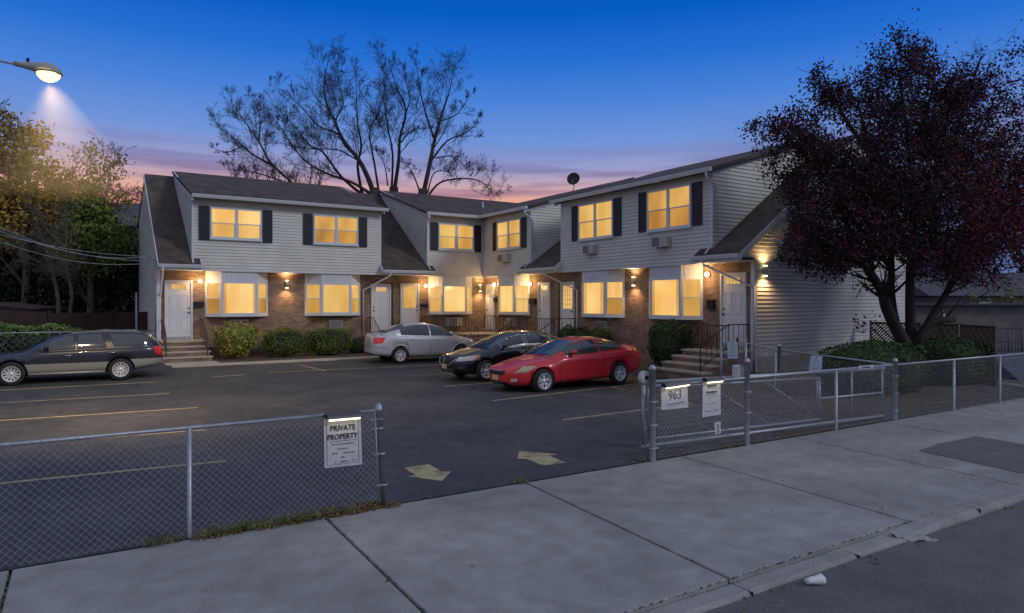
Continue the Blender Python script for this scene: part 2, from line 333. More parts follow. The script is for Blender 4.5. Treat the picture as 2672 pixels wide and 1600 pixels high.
# sidewalk slabs with open joints
M['sidewalk'] = ground_mat('sidewalk', (.235, .232, .222), (.320, .312, .295), .36, 0, .9, .28, .8)
def jx(j, y): a, b_ = XJ[j]; return a+(b_-a)*(y-4)/3.6
sw = MB(); gap = .012
for j in range(len(XJ)-1):
    xa0, xa1 = jx(j, 4)+gap, jx(j, 7.65)+gap; xb0, xb1 = jx(j+1, 4)-gap, jx(j+1, 7.65)-gap
    yb = 7.65+R_.uniform(-.01, .02); e = .01
    top = [(xa0+e, 4.03+e), (xb0-e, 4.03+e), (xb1-e, yb-e), (xa1+e, yb-e)]; bt = [(xa0, 4.03), (xb0, 4.03), (xb1, yb), (xa1, yb)]
    sw.add([(x, y, .0) for x, y in top]+[(x, y, -.01) for x, y in bt]+[(x, y, -.12) for x, y in bt],
           [(0, 1, 2, 3)]+[(i, (i+1) % 4, 4+(i+1) % 4, 4+i) for i in range(4)]+[(4+i, 4+(i+1) % 4, 8+(i+1) % 4, 8+i) for i in range(4)])
sw.add([(-60, 4.03, -.004), (XJ[0][0], 4.03, -.004), (XJ[0][0], 7.65, -.004), (-60, 7.65, -.004)], [(0, 1, 2, 3)])
sw.add([(22.6, 4.03, -.004), (80, 4.03, -.004), (80, 7.65, -.004), (22.6, 7.65, -.004)], [(0, 1, 2, 3)])
swo = structure(sw.build('sidewalk', 'sidewalk'))
g = MB(); g.add([(-40, 4, -.05), (60, 4, -.05), (60, 7.66, -.05), (-40, 7.66, -.05)], [(0, 1, 2, 3)]); structure(g.build('joint_soil', 'soil'))
# curb: low across the driveway, rising to the right of it
cb = MB(); secs = []; prof = lambda top: [(3.80, -.12), (3.80, top-.05), (3.815, top-.015), (3.85, top), (4.015, top), (4.015, -.12)]
xs = [-40]+[-2+.25*i for i in range(120)]+[60]
for x in xs:
    t = max(0, min(1, (x-7.0)/1.3)); top = -.045+.05*(t*t*(3-2*t))
    secs.append([(x, y+.004*math.sin(x*5), z) for y, z in prof(top)])
vs = [q for s_ in secs for q in s_]; K = 6
cb.add(vs, [(i*K+k, i*K+k+1, (i+1)*K+k+1, (i+1)*K+k) for i in range(len(secs)-1) for k in range(K-1)])
curb = structure(cb.build('curb', 'sidewalk'))
cj = MB()
for x in (1.2, 4.83, 6.4, 8.85, 11.2): cj.obox((x, 3.909, -.066+.05*max(0, min(1, (x-7)/1.3))), (1, 0, 0), (0, 1, 0), (0, 0, 1), .004, .118, .022)
cj.build('joint', 'dark', curb)
pt = [(11.5, 5.84), (12.4, 5.95), (13.65, 5.9), (13.5, 5.0), (13.4, 4.25), (11.2, 4.27)]
g = MB(); g.add([(x, y, .004) for x, y in pt], [tuple(range(6))]); structure(g.build('asphalt_patch', 'road'))

# ---------------------------------------------------------------- houses
class Fac:
    """a facade: s runs along the wall, n outwards, z up"""
    def __init__(f, kind, plane): f.k = kind; f.p = plane
    def P(f, s, n, z): return (s, f.p-n, z) if f.k == 'Y' else (f.p-n, s, z)
    def out(f): return (0, -1, 0) if f.k == 'Y' else (-1, 0, 0)
    def along(f): return (1, 0, 0) if f.k == 'Y' else (0, -1, 0)     # reading direction seen from outside
    def box(f, mb, s0, s1, n0, n1, z0, z1): return mb.box(f.P(s0, n0, z0), f.P(s1, n1, z1))
FA = Fac('Y', 29.77); FC = Fac('X', 17.45)
OV = .45; ZB = 3.66; EAVE = 6.6; SC = .125
def siding(mb, f3, poly, step=SC, lap=.026):
    """clapboards filling a convex polygon [(s,z)]; f3(s,n,z)->xyz"""
    zs = [p[1] for p in poly]; z = min(zs); zmax = max(zs)
    def rng(zz):
        xs = []
        for i in range(len(poly)):
            (a, b_), (c, d) = poly[i], poly[(i+1) % len(poly)]
            if (b_-zz)*(d-zz) <= 0 and abs(b_-d) > 1e-9: xs.append(a+(c-a)*(zz-b_)/(d-b_))
            elif abs(b_-d) < 1e-9 and abs(b_-zz) < 1e-6: xs += [a, c]
        return (min(xs), max(xs)) if xs else None
    while z < zmax-1e-4:
        z1 = min(zmax, (math.floor(z/step+1e-6)+1)*step); a = rng(z+1e-5); b_ = rng(z1-1e-5)
        if a and b_:
            mb.add([f3(a[0], lap, z), f3(a[1], lap, z), f3(b_[1], .002, z1), f3(b_[0], .002, z1), f3(a[0], 0, z), f3(a[1], 0, z)], [(0, 1, 2, 3), (0, 1, 5, 4)])
        z = z1
def slab(mb, quad, t=.12):           # roof slab: quad of 3D points, thickness down
    mb.prism(quad, (0, 0, -t))
def double_window(house, f, s0, s1, z0, z1, n, mats=('lit', 'lit_dim'), two=True):
    fr = MB(); t = .055
    f.box(fr, s0, s1, n, n+.085, z0, z0+t); f.box(fr, s0, s1, n, n+.085, z1-t, z1); f.box(fr, s0, s0+t, n, n+.085, z0+t, z1-t); f.box(fr, s1-t, s1, n, n+.085, z0+t, z1-t)
    f.box(fr, s0-.03, s1+.03, n, n+.115, z0-.04, z0)
    sm = (s0+s1)/2; cells = [(s0+t, sm-.06), (sm+.06, s1-t)] if two else [(s0+t, s1-t)]
    if two: f.box(fr, sm-.06, sm+.06, n, n+.085, z0+t, z1-t)
    win = fr.build('window', 'frame', house); zm = (z0+z1)/2
    sh = MB()
    for a, b_ in cells:
        f.box(sh, a, b_, n+.035, n+.075, zm-.02, zm+.02); f.box(sh, a, a+.025, n+.03, n+.068, z0+t, zm-.02); f.box(sh, b_-.025, b_, n+.03, n+.068, z0+t, zm-.02)
        f.box(sh, a+.025, b_-.025, n+.03, n+.068, z0+t, z0+t+.025)
    sh.build('sash', 'frame', win)
    for i, (a, b_) in enumerate(cells):
        p = MB(); f.box(p, a, b_, n+.030, n+.045, zm+.02, z1-t); p.build('pane', mats[0], win)
        p = MB(); f.box(p, a+.025, b_-.025, n+.030, n+.040, z0+t+.025, zm-.02); p.build('pane', mats[1], win)
    return win
def shutter(house, f, s0, s1, z0, z1, n):
    b_ = MB(); f.box(b_, s0, s1, n, n+.03, z0, z1); t = .045
    for (a, c, d, e_) in ((s0, s1, z0, z0+t), (s0, s1, z1-t, z1), (s0, s0+t, z0+t, z1-t), (s1-t, s1, z0+t, z1-t), (s0+t, s1-t, (z0+z1)/2-.03, (z0+z1)/2+.03)):
        f.box(b_, a, c, n+.03, n+.045, d, e_)
    z = z0+t+.01
    while z < z1-t-.03:
        if abs(z-(z0+z1)/2) > .05: b_.prism([f.P(s0+t, n+.03, z), f.P(s1-t, n+.03, z), f.P(s1-t, n+.042, z), f.P(s0+t, n+.042, z)], (0, 0, .022))
        z += .05
    b_.build('shutter', 'shutter', house)
def bay(house, f, w0, w1, f0, f1, z0=1.84, z1=3.2, zt=ZB, mats=('lit_bright', 'lit', 'lit_dim'), dp=.42, curtain=0):
    """hexagonal bay window w0..w1 on the wall, f0..f1 at its front"""
    pts = [(w0, 0), (f0, dp), (f1, dp), (w1, 0)]
    def ring(ins, z): return [f.P(s+(ins if s == w0 else -ins if s == w1 else ins*.5*(1 if s == f0 else -1)), max(0, n-ins), z) for s, n in pts]
    def wall(mb, za, zb, ins=0):
        a = ring(ins, za); b_ = ring(ins, zb); mb.add(a+b_, [(0, 1, 5, 4), (1, 2, 6, 5), (2, 3, 7, 6), (3, 0, 4, 7), (0, 3, 2, 1), (4, 5, 6, 7)])
    base = MB(); wall(base, z0-.02, z0+.07); bw = base.build('bay_window', 'frame', house)
    hd = MB(); wall(hd, z1+.05, zt, .01); hd.build('header_panel', 'panel', bw)
    tr = MB(); wall(tr, z1, z1+.05); tr.build('head_trim', 'frame', bw)
    fr = MB(); sash = MB()
    segs = [(pts[0], pts[1], 'side'), (pts[1], pts[2], 'front'), (pts[2], pts[3], 'side')]
    for a, b_, kind in segs:
        A_ = Vector(f.P(a[0], a[1], 0)); B_ = Vector(f.P(b_[0], b_[1], 0)); d = (B_-A_); Ln = d.length; d.normalize(); nn = Vector((d.y, -d.x, 0))
        if nn.dot(Vector(f.out())) < 0: nn = -nn
        def bx(mb, u0, u1, q0, q1, za, zb):
            c = A_+d*(u0+u1)/2+nn*(q0+q1)/2+Vector((0, 0, (za+zb)/2)); mb.obox(c, d, nn, (0, 0, 1), (u1-u0)/2, (q1-q0)/2, (zb-za)/2)
        t = .085; zb0 = z0+.07
        bx(fr, 0, t, -.06, .003, zb0, z1); bx(fr, Ln-t, Ln, -.06, .003, zb0, z1); bx(fr, t, Ln-t, -.06, .001, zb0, zb0+.05); bx(fr, t, Ln-t, -.06, .001, z1-.04, z1)
        if kind == 'front':
            p = MB(); bx(p, t, Ln-t, -.045, -.03, zb0+.05, z1-.04); p.build('pane', mats[0], bw)
            for k_, (ua, ub) in enumerate((((t, t+curtain), (Ln-t-curtain*.8, Ln-t))) if curtain else ()):      # drawn curtain seen through the glass
                c_ = MB(); n2 = 10
                for i in range(n2+1):
                    u = ua+(ub-ua)*i/n2; c3 = A_+d*u+nn*(-.026+.004*math.sin(i*2.1)); sw_ = (.10*(1-i/n2) if k_ == 0 else .10*i/n2)
                    c_.v += [tuple(c3+Vector((0, 0, zb0+.05+ (sw_*0)))), tuple(c3+Vector((0, 0, z1-.04)))]
                for i in range(n2): c_.f.append((2*i, 2*i+2, 2*i+3, 2*i+1)); c_.sm.append(True)
                c_.build('curtain', 'curtain', bw)
        else:
            zm = (zb0+z1)/2; bx(sash, t, Ln-t, -.03, -.004, zm-.018, zm+.018)
            p = MB(); bx(p, t, Ln-t, -.045, -.03, zm+.018, z1-.04); p.build('pane', mats[1], bw)
            p = MB(); bx(p, t, Ln-t, -.05, -.034, zb0+.05, zm-.018); p.build('pane', mats[2], bw)
    fr.build('frame', 'frame', bw); sash.build('sash', 'frame', bw); return bw
def door(house, f, s0, s1, z0, z1, style='fan', hinge=1, leaf='door', label=None):
    fr = MB(); t = .06
    f.box(fr, s0, s0+t, 0, .06, z0, z1); f.box(fr, s1-t, s1, 0, .06, z0, z1); f.box(fr, s0+t, s1-t, 0, .06, z1-t, z1)
    fr.build('door_frame', 'frame', house)
    lf = MB(); a, b_ = s0+t, s1-t; za, zb = z0+.12, z1-t; f.box(lf, a, b_, 0, .02, za, zb); wd = b_-a
    if style in ('fan', 'grid'):          # raised panels below a small window
        for u0, u1, v0, v1 in ((.12, .45, .10, .38), (.55, .88, .10, .38), (.12, .45, .44, .76), (.55, .88, .44, .76)):
            s_, e_ = a+wd*u0, a+wd*u1; q0, q1 = za+(zb-za)*v0, za+(zb-za)*v1; k = .014
            f.box(lf, s_, e_, .02, .032, q0, q0+k); f.box(lf, s_, e_, .02, .032, q1-k, q1); f.box(lf, s_, s_+k, .02, .032, q0+k, q1-k); f.box(lf, e_-k, e_, .02, .032, q0+k, q1-k)
            f.box(lf, s_+.045, e_-.045, .02, .028, q0+.045, q1-.045)
    else:
        f.box(lf, a+.05, b_-.05, .02, .03, za+.10, za+(zb-za)*.42)
    d = lf.build('door', leaf, house)
    if label: d['label'] = label
    sl_ = MB(); f.box(sl_, a, b_, 0, .03, z0, z0+.12); sl_.build('sill', 'metal', house)
    if style in ('fan', 'grid'):
        p = MB(); f.box(p, a+wd*.20, a+wd*.82, .021, .027, zb-.28, zb-.10); p.build('pane', 'lit', d)
        mt = MB(); 
        for k in range(5 if style == 'grid' else 4):
            s_ = a+wd*(.20+.62*k/(4 if style == 'grid' else 3)); f.box(mt, s_-.010, s_+.010, .027, .034, zb-.28, zb-.10)
        if style == 'grid': f.box(mt, a+wd*.2, a+wd*.82, .0275, .033, zb-.197, zb-.183)
        f.box(mt, a+wd*.17, a+wd*.85, .02, .0345, zb-.30, zb-.28); f.box(mt, a+wd*.17, a+wd*.85, .02, .0345, zb-.10, zb-.08)
        mt.build('muntin', 'door', d)
    else:
        q0 = za+(zb-za)*.50; p = MB(); f.box(p, a+.10, b_-.10, .021, .026, q0, zb-.10); p.build('pane', 'lit', d)
        mt = MB(); R = random.Random(int(s0*100))
        if style == 'storm':          # scrolled grille in front of the glass
            for k in range(8):
                s_ = a+.12+(wd-.24)*k/7; mt.tube([f.P(s_+.012*math.sin(i*1.3+k), .035, q0+(zb-.10-q0)*i/14) for i in range(15)], .005, 4)
        else:
            for k in range(1, 4): s_ = a+.10+(wd-.2)*k/4; f.box(mt, s_-.008, s_+.008, .026, .036, q0, zb-.10)
            for k in range(1, 5): z_ = q0+(zb-.10-q0)*k/5; f.box(mt, a+.10, b_-.10, .026, .034, z_-.008, z_+.008)
        mt.build('grille', 'door' if style != 'storm' else 'blackmetal', d)
    h = MB(); sh_ = b_-.07 if hinge > 0 else a+.07
    h.lathe([(0, 0), (.03, 0), (.03, .02), (.012, .025), (.012, .05), (.028, .055), (.028, .08), (0, .085)], (0, 0, 0), 'y', 10)
    pz = za+.95; base = f.P(sh_, .02, pz); vv = []
    for x, y, z in h.v: vv.append(f.P(sh_+x, .02+y, pz+z))
    h.v = vv; n2 = len(h.v); h2 = MB(); h2.v = list(h.v); h2.f = list(h.f); h2.sm = list(h.sm); f.box(h2, sh_-.025, sh_+.025, .02, .032, pz+.14, pz+.20)
    h2.build('handle', 'blackmetal', d)
    return d
def gutter(house, f, s0, s1, n, z, up=None):
    g_ = MB(); pr = [(0, 0), (0, -.10), (.03, -.13), (.09, -.13), (.125, -.03), (.125, 0)]
    P0 = [f.P(s0, n+a, z+b_) for a, b_ in pr]; g_.prism(P0, Vector(f.P(s1, 0, 0))-Vector(f.P(s0, 0, 0))); return g_.build('gutter', 'trim', house)
def downspout(house, pts, r=.036, m='trim'):
    d = MB(); d.tube(pts, r, 8, smooth=True); return d.build('downspout', m, house)
def cheek(house, f, s, n_front, zb, sign):
    """dormer side wall at position s, facing sign along s"""
    c = MB(); zr = 8.43; nr = -5.15
    if f.k == 'Y': f3 = lambda q, n, z: (s+sign*n, f.p-q, z)
    else: f3 = lambda q, n, z: (f.p-q, s+sign*n, z)
    siding(c, f3, [(n_front, zb), (n_front, 6.55), (nr, 8.36), (nr, zb)]); c.build('side_wall', 'siding', house)
    t = MB()
    if True:  # rake board
        a = Vector(f3(n_front+.34, .0, 6.52)); b_ = Vector(f3(nr, .0, 8.40)); dn = Vector((0, 0, -.17)); ex = Vector(f3(0, .06, 0))-Vector(f3(0, 0, 0))
        t.prism([a, b_, b_+dn, a+dn], ex)
    t.build('rake_board', 'trim', house)
def corner_board(mb, f, s, n, z0, z1, wd=.09):
    f.box(mb, s-wd/2, s+wd/2, n-.02, n+.022, z0, z1)

RIDGE_N = -5.45   # distance of the ridge behind the brick plane
def dormer(house, f, s0, s1, open0=True, open1=True, e0=.28, e1=.28, skip_front=None):
    """overhanging second floor with shallow roof between s0 and s1"""
    body = MB(); f.box(body, s0+.005, s1-.005, -5.0, OV-.01, ZB, 6.5); body.build('upper_core', 'trim', house)
    wl = MB(); siding(wl, lambda s_, n, z: f.P(s_, OV+n, z), [(s0, ZB), (s1, ZB), (s1, 6.52), (s0, 6.52)]); wl.build('upper_wall', 'siding', house)
    cbd = MB()
    if open0: corner_board(cbd, f, s0+.03, OV, ZB, 6.5)
    if open1: corner_board(cbd, f, s1-.03, OV, ZB, 6.5)
    f.box(cbd, s0, s1, OV-.02, OV+.024, ZB-.03, ZB+.035)
    cbd.build('corner_trim', 'trim', house)
    so = MB(); f.box(so, s0, s1, -.02, OV-.02, ZB-.022, ZB-.002); so.build('soffit', 'trim', house)
def roof_quad(f, s0, s1, n0, z0, n1, z1): return [f.P(s0, n0, z0), f.P(s1, n0, z0), f.P(s1, n1, z1), f.P(s0, n1, z1)]

# --- left wing: two houses sharing the long street-parallel front, then the wing turning towards the street
h1 = thing('townhouse', 'left end house with two shuttered windows over two bay windows', 'house', (2.8, 29.77, .2), 'attached townhouses round the lot')
h2 = thing('townhouse', 'middle house with two side by side doors and one bay window', 'house', (11.7, 29.77, .2), 'attached townhouses round the lot')
h3 = thing('townhouse', 'narrow inner corner house facing left, one upper window pair over one bay', 'house', (17.45, 29, .2), 'attached townhouses round the lot')
h4 = thing('townhouse', 'right end house whose tall sided gable stands behind the purple tree', 'house', (17.45, 22.9, .2), 'attached townhouses round the lot')
M1 = 3.86; NEAVE = .82   # low eave height and projection
# ground floor brick fronts
for h, a, b_ in ((h1, 2.8, 11.7), (h2, 11.7, 17.45)):
    m_ = MB(); FA.box(m_, a, b_, -.3, 0, .1, ZB-.02); m_.build('brick_wall', 'brick', h)
for h, a, b_ in ((h3, 22.9, 29.77), (h4, 13.65, 22.9)):
    m_ = MB(); FC.box(m_, a, b_, -.3, 0, .1, ZB-.02); m_.build('brick_wall', 'brick', h)
# foundations strip
m_ = MB(); FA.box(m_, 4.4, 17.4, 0, .02, .1, .62); m_.build('foundation', mat('painted_brick', (.12, .09, .075), .9, noise=.2, nscale=6), h1)
# cores (close the volumes)
m_ = MB(); m_.box((2.83, 30.1, .1), (17.5, 38.6, 3.7)); m_.build('rear_core', 'siding', h1)
m_ = MB(); m_.box((17.75, 13.7, .1), (25.6, 31, 3.7)); m_.build('rear_core', 'siding', h4)
dormer(h1, FA, 3.92, 11.7); dormer(h2, FA, 14.0, 17.02, True, False)
dormer(h3, FC, 25.08, 29.34, True, False); dormer(h4, FC, 14.88, 22.85)
cheek(h1, FA, 3.92, OV, 4.0, -1); cheek(h1, FA, 11.7, OV, 4.0, 1); cheek(h2, FA, 14.0, OV, 4.0, -1)
cheek(h3, FC, 25.08, OV, 4.0, -1); cheek(h4, FC, 22.85, OV, 4.0, 1); cheek(h4, FC, 14.88, OV, 4.0, -1)
# shallow dormer roofs
ZR = 8.46; DN = OV+.33; ZE = 6.60
def droof(h, f, s0, s1): 
    m_ = MB(); slab(m_, roof_quad(f, s0, s1, DN, ZE, RIDGE_N, ZR), .10); m_.build('roof', 'shingle', h)
droof(h1, FA, 3.86, 11.92); gutter(h1, FA, 3.86, 11.92, DN, ZE-.01)
# houses 2 and 3 meet in a valley
SR = 6.0
m_ = MB(); ridgeY = 29.77-RIDGE_N; ridgeX = 17.45-RIDGE_N; cy = 29.77-DN; cx_ = 17.45-DN
m_.prism([(13.82, cy, ZE), (cx_, cy, ZE), (ridgeX, ridgeY, ZR), (13.82, ridgeY, ZR)], (0, 0, -.10)); m_.build('roof', 'shingle', h2)
m_ = MB(); m_.prism([(cx_, cy, ZE), (cx_, 24.86, ZE), (ridgeX, 24.86, ZR), (ridgeX, ridgeY, ZR)], (0, 0, -.10)); m_.build('roof', 'shingle', h3)
gutter(h2, FA, 13.82, cx_, DN, ZE-.01); gutter(h3, FC, cy, 24.86, DN, ZE-.01)
droof(h4, FC, 14.62, 23.1); gutter(h4, FC, 14.62, 23.1, DN, ZE-.01)
# steep roofs over the entrances
ZM = 8.22
def sroof(h, f, s0, s1, ext0=0, ext1=0):
    m_ = MB(); t = .10; slab(m_, roof_quad(f, s0, s1, NEAVE, M1, RIDGE_N, ZM), t)
    k = (ZM-M1)/(NEAVE-RIDGE_N); nn = OV+.02; zz = M1+(NEAVE-nn)*k
    for a, b_ in ((s0-ext0, s0), (s1, s1+ext1)):
        if b_-a > .01: slab(m_, roof_quad(f, a, b_, NEAVE, M1, nn, zz), t)
    m_.build('entrance_roof', 'shingle', h)
    tr = MB(); s0, s1 = s0-ext0, s1+ext1
    f.box(tr, s0, s1, -.02, NEAVE-.01, ZB-.02, ZB+.01); f.box(tr, s0, s1, NEAVE-.04, NEAVE-.01, ZB+.01, M1-.10)
    tr.build('entrance_soffit', 'trim', h)
    gutter(h, f, s0-.03, s1+.03, NEAVE-.01, M1-.01)
    return k
k = sroof(h1, FA, 2.75, 3.90, 0, .30); sroof(h2, FA, 11.72, 13.99, 0, .30)
sroof(h3, FC, 22.87, 25.07, 0, .45); sroof(h4, FC, 13.55, 14.86, 0, .50)
def rake(h, f, s, dirn, n0=NEAVE, n1=OV, zoff=0, th=.03, full=False):
    """white board along the edge of a steep roof"""
    if full: n1 = RIDGE_N
    za = M1+(NEAVE-n0)*k; zb = M1+(NEAVE-n1)*k; m_ = MB()
    m_.prism([f.P(s, n0, za+.01), f.P(s, n1, zb+.01), f.P(s, n1, zb-.19), f.P(s, n0+.0, za-.19)], Vector(f.P(dirn*th, 0, 0))-Vector(f.P(0, 0, 0)))
    m_.build('rake_board', 'trim', h)
def eave_side(h, f, s, dirn):      # siding triangle closing the eave box
    m_ = MB(); f3 = (lambda q, n, z: (s+dirn*n, f.p-q, z)) if f.k == 'Y' else (lambda q, n, z: (f.p-q, s+dirn*n, z))
    siding(m_, f3, [(OV, ZB), (NEAVE, ZB), (NEAVE, M1-.12), (OV, M1+(NEAVE-OV)*k-.10)]); m_.build('side_wall', 'siding', h)
rake(h1, FA, 2.72, -1, full=True); rake(h4, FC, 13.52, -1, full=True)
rake(h1, FA, 4.2, 1); rake(h2, FA, 11.69, -1); rake(h2, FA, 14.29, 1); rake(h3, FC, 22.84, -1); rake(h3, FC, 25.52, 1); rake(h4, FC, 15.36, 1)
eave_side(h2, FA, 11.71, -1); eave_side(h3, FC, 22.86, -1)
# trim over the junction of steep roof and dormer corner
for h, f, s, dr in ((h1, FA, 3.92, 1), (h2, FA, 14.0, 1), (h3, FC, 25.08, 1), (h4, FC, 14.88, 1)):
    m_ = MB(); zz = M1+(NEAVE-OV)*k
    a = Vector(f.P(s, OV+.03, zz+.10)); b_ = Vector(f.P(s+dr*.0, NEAVE-.02, M1+.06)); m_.tube([a, b_], .035, 4, smooth=False); m_.build('flashing', 'trim', h)
# back slopes
m_ = MB(); slab(m_, [(2.75, ridgeY, ZM), (24, ridgeY, ZM), (24, 39.5, 6.3), (2.75, 39.5, 6.3)], .12); m_.build('rear_roof', 'shingle', h1)
m_ = MB(); slab(m_, [(ridgeX, 13.55, ZM), (ridgeX, 36, ZM), (26.6, 36, 6.6), (26.6, 13.55, 6.6)], .12); m_.build('rear_roof', 'shingle', h4)
# end gable walls
gl_ = MB(); f3 = lambda q, n, z: (2.8-n, q, z)
siding(gl_, f3, [(29.77, .25), (38.9, .25), (38.9, 3.75), (29.77, 3.75)]); siding(gl_, f3, [(29.0, 3.75), (35.2, 8.04), (38.9, 6.5), (38.9, 3.75)]); gl_.build('gable_wall', 'siding', h1)
m_ = MB(); m_.box((2.82, 29.9, 3.7), (3.9, 38.8, 4.2)); m_.prism([(2.83, 29.9, 4.15), (2.83, 35.2, 8.0), (2.83, 38.8, 6.4), (2.83, 38.8, 4.15)], (1.0, 0, 0)); m_.build('attic_core', 'siding', h1)
m_ = MB(); m_.box((2.72, 29.66, .2), (2.85, 29.80, 3.7)); m_.build('corner_trim', 'trim', h1)
gr_ = MB(); f3 = lambda q, n, z: (q, 13.65-n, z)
siding(gr_, f3, [(17.45, .74), (26.2, .74), (26.2, 3.75), (17.45, 3.75)]); siding(gr_, f3, [(16.68, 3.75), (22.85, 8.02), (26.2, 6.7), (26.2, 3.75)]); gr_.build('gable_wall', 'siding', h4)
m_ = MB(); m_.box((17.47, 13.62, .05), (26.2, 13.72, .74)); m_.build('foundation', 'foundation', h4)
m_ = MB(); m_.prism([(17.7, 13.68, 4.1), (22.85, 13.68, 7.95), (26.1, 13.68, 6.6), (26.1, 13.68, 4.1)], (0, 1.1, 0)); m_.box((17.5, 13.68, 3.68), (26.1, 14.8, 4.15)); m_.build('attic_core', 'siding', h4)
m_ = MB(); m_.box((17.38, 13.60, .3), (17.50, 13.74, 3.7)); m_.build('corner_trim', 'trim', h4)
# openings, left wing
double_window(h1, FA, 4.57, 6.52, 4.92, 6.16, OV, ('lit_bright', 'lit')); shutter(h1, FA, 4.16, 4.53, 4.85, 6.19, OV+.020); shutter(h1, FA, 6.57, 6.95, 4.85, 6.19, OV+.020)
double_window(h1, FA, 8.65, 10.62, 4.90, 6.14, OV, ('lit_plain', 'lit_dim')); shutter(h1, FA, 8.22, 8.60, 4.85, 6.17, OV+.020); shutter(h1, FA, 10.66, 11.04, 4.85, 6.17, OV+.020)
double_window(h2, FA, 14.56, 16.47, 4.90, 6.14, OV, ('lit', 'lit_plain')); shutter(h2, FA, 14.15, 14.52, 4.85, 6.17, OV+.020); shutter(h2, FA, 16.52, 16.88, 4.85, 6.17, OV+.020)
bay(h1, FA, 4.46, 6.88, 5.0, 6.36, curtain=.10); bay(h1, FA, 8.42, 10.90, 9.02, 10.32, mats=('lit', 'lit_plain', 'lit_dim')); bay(h2, FA, 14.28, 16.66, 14.82, 16.12, mats=('lit_bright', 'lit', 'lit_plain'))
door(h1, FA, 3.0, 4.0, .93, 3.26, 'fan'); door(h2, FA, 11.40, 12.36, .95, 3.24, 'grid', -1); door(h2, FA, 12.83, 13.78, .95, 3.28, 'storm')
m_ = MB(); FA.box(m_, 12.36, 12.46, 0, .05, .95, 3.3); m_.build('door_trim', 'shutter', h2)
# openings, right wing
double_window(h3, FC, 25.83, 27.86, 4.86, 6.18, OV, ('lit', 'lit_plain')); shutter(h3, FC, 27.90, 28.27, 4.84, 6.2, OV+.020); shutter(h3, FC, 25.40, 25.78, 4.84, 6.2, OV+.020)
double_window(h4, FC, 19.56, 21.64, 4.84, 6.24, OV, ('lit', 'lit')); shutter(h4, FC, 21.70, 22.08, 4.85, 6.26, OV+.020); shutter(h4, FC, 19.13, 19.52, 4.85, 6.26, OV+.020)
double_window(h4, FC, 15.73, 17.76, 4.86, 6.26, OV, ('lit_plain', 'lit_dim')); shutter(h4, FC, 17.81, 18.20, 4.88, 6.28, OV+.020); shutter(h4, FC, 15.28, 15.68, 4.88, 6.28, OV+.020)
bay(h3, FC, 25.86, 28.62, 26.50, 27.90, mats=('lit_bright', 'lit_bright', 'lit'), curtain=.16); bay(h4, FC, 19.48, 22.08, 20.12, 21.52, mats=('lit_bright', 'lit_bright', 'lit_dim'), curtain=.22); bay(h4, FC, 15.68, 18.20, 16.26, 17.70, mats=('lit_bright', 'lit', 'lit_plain'), curtain=.14)
door(h3, FC, 28.88, 29.70, .95, 3.30, 'grid', 1); door(h3, FC, 24.22, 25.12, .95, 3.27, 'grid', 1); door(h4, FC, 22.52, 23.45, .95, 3.25, 'diamond', -1); door(h4, FC, 13.93, 14.93, .95, 3.32, 'grid', 1)
m_ = MB(); FC.box(m_, 23.5, 23.62, 0, .05, .95, 3.3); m_.build('door_trim', 'shutter', h3)
# downspouts
def dsp(h, f, s, zt=M1-.12, sb=None, zb=2.85, n0=NEAVE+.05, zend=.25, foot=True, m='trim'):
    sb = s if sb is None else sb
    pts = [f.P(s, n0, zt), f.P(s, n0, zt-.14), f.P(sb, .07, zb), f.P(sb, .07, zend)]
    if foot: pts += [f.P(sb, .10, zend-.02+.0), f.P(sb, .38, zend-.08)]
    return downspout(h, pts, m=m)
dsp(h1, FA, 2.86, sb=2.84, zb=2.6, zend=.36); dsp(h2, FA, 12.0, sb=11.03, zb=2.95, zend=.3, foot=False)
dsp(h3, FC, 23.6, sb=22.3, zb=2.9, zend=.3, foot=False)
downspout(h4, [FC.P(14.95, NEAVE+.05, M1-.12), FC.P(14.9, NEAVE+.05, M1-.28), FC.P(13.62, .07, 2.85), FC.P(13.62, .07, .62)]); 
downspout(h4, [FC.P(13.62, .07, .62), FC.P(13.62, .07, .2)], r=.045, m='plastic')
downspout(h2, [FA.P(13.9, DN+.06, ZE-.13), FA.P(13.9, DN+.06, ZE-.3), FA.P(13.93, OV-.1, 5.9), FA.P(13.93, OV-.1, 4.9)])
downspout(h3, [FC.P(25.0, DN+.06, ZE-.13), FC.P(25.0, DN+.06, ZE-.3), FC.P(24.99, OV-.08, 6.0), FC.P(24.99, OV-.08, 4.7)])
downspout(h4, [FC.P(14.8, DN+.06, ZE-.13), FC.P(14.8, DN+.06, ZE-.3), FC.P(14.80, OV-.08, 6.1), FC.P(14.80, OV-.08, 4.75)])
vp = MB(); q = atY(1260, 548, 31.6); vp.tube([(q.x, q.y, q.z-.15), (q.x, q.y, q.z+.42)], .035, 8); vp.box((q.x-.16, q.y-.14, q.z-.07), (q.x+.16, q.y+.14, q.z+.03)); vp.build('vent_pipe', 'trim', h2)

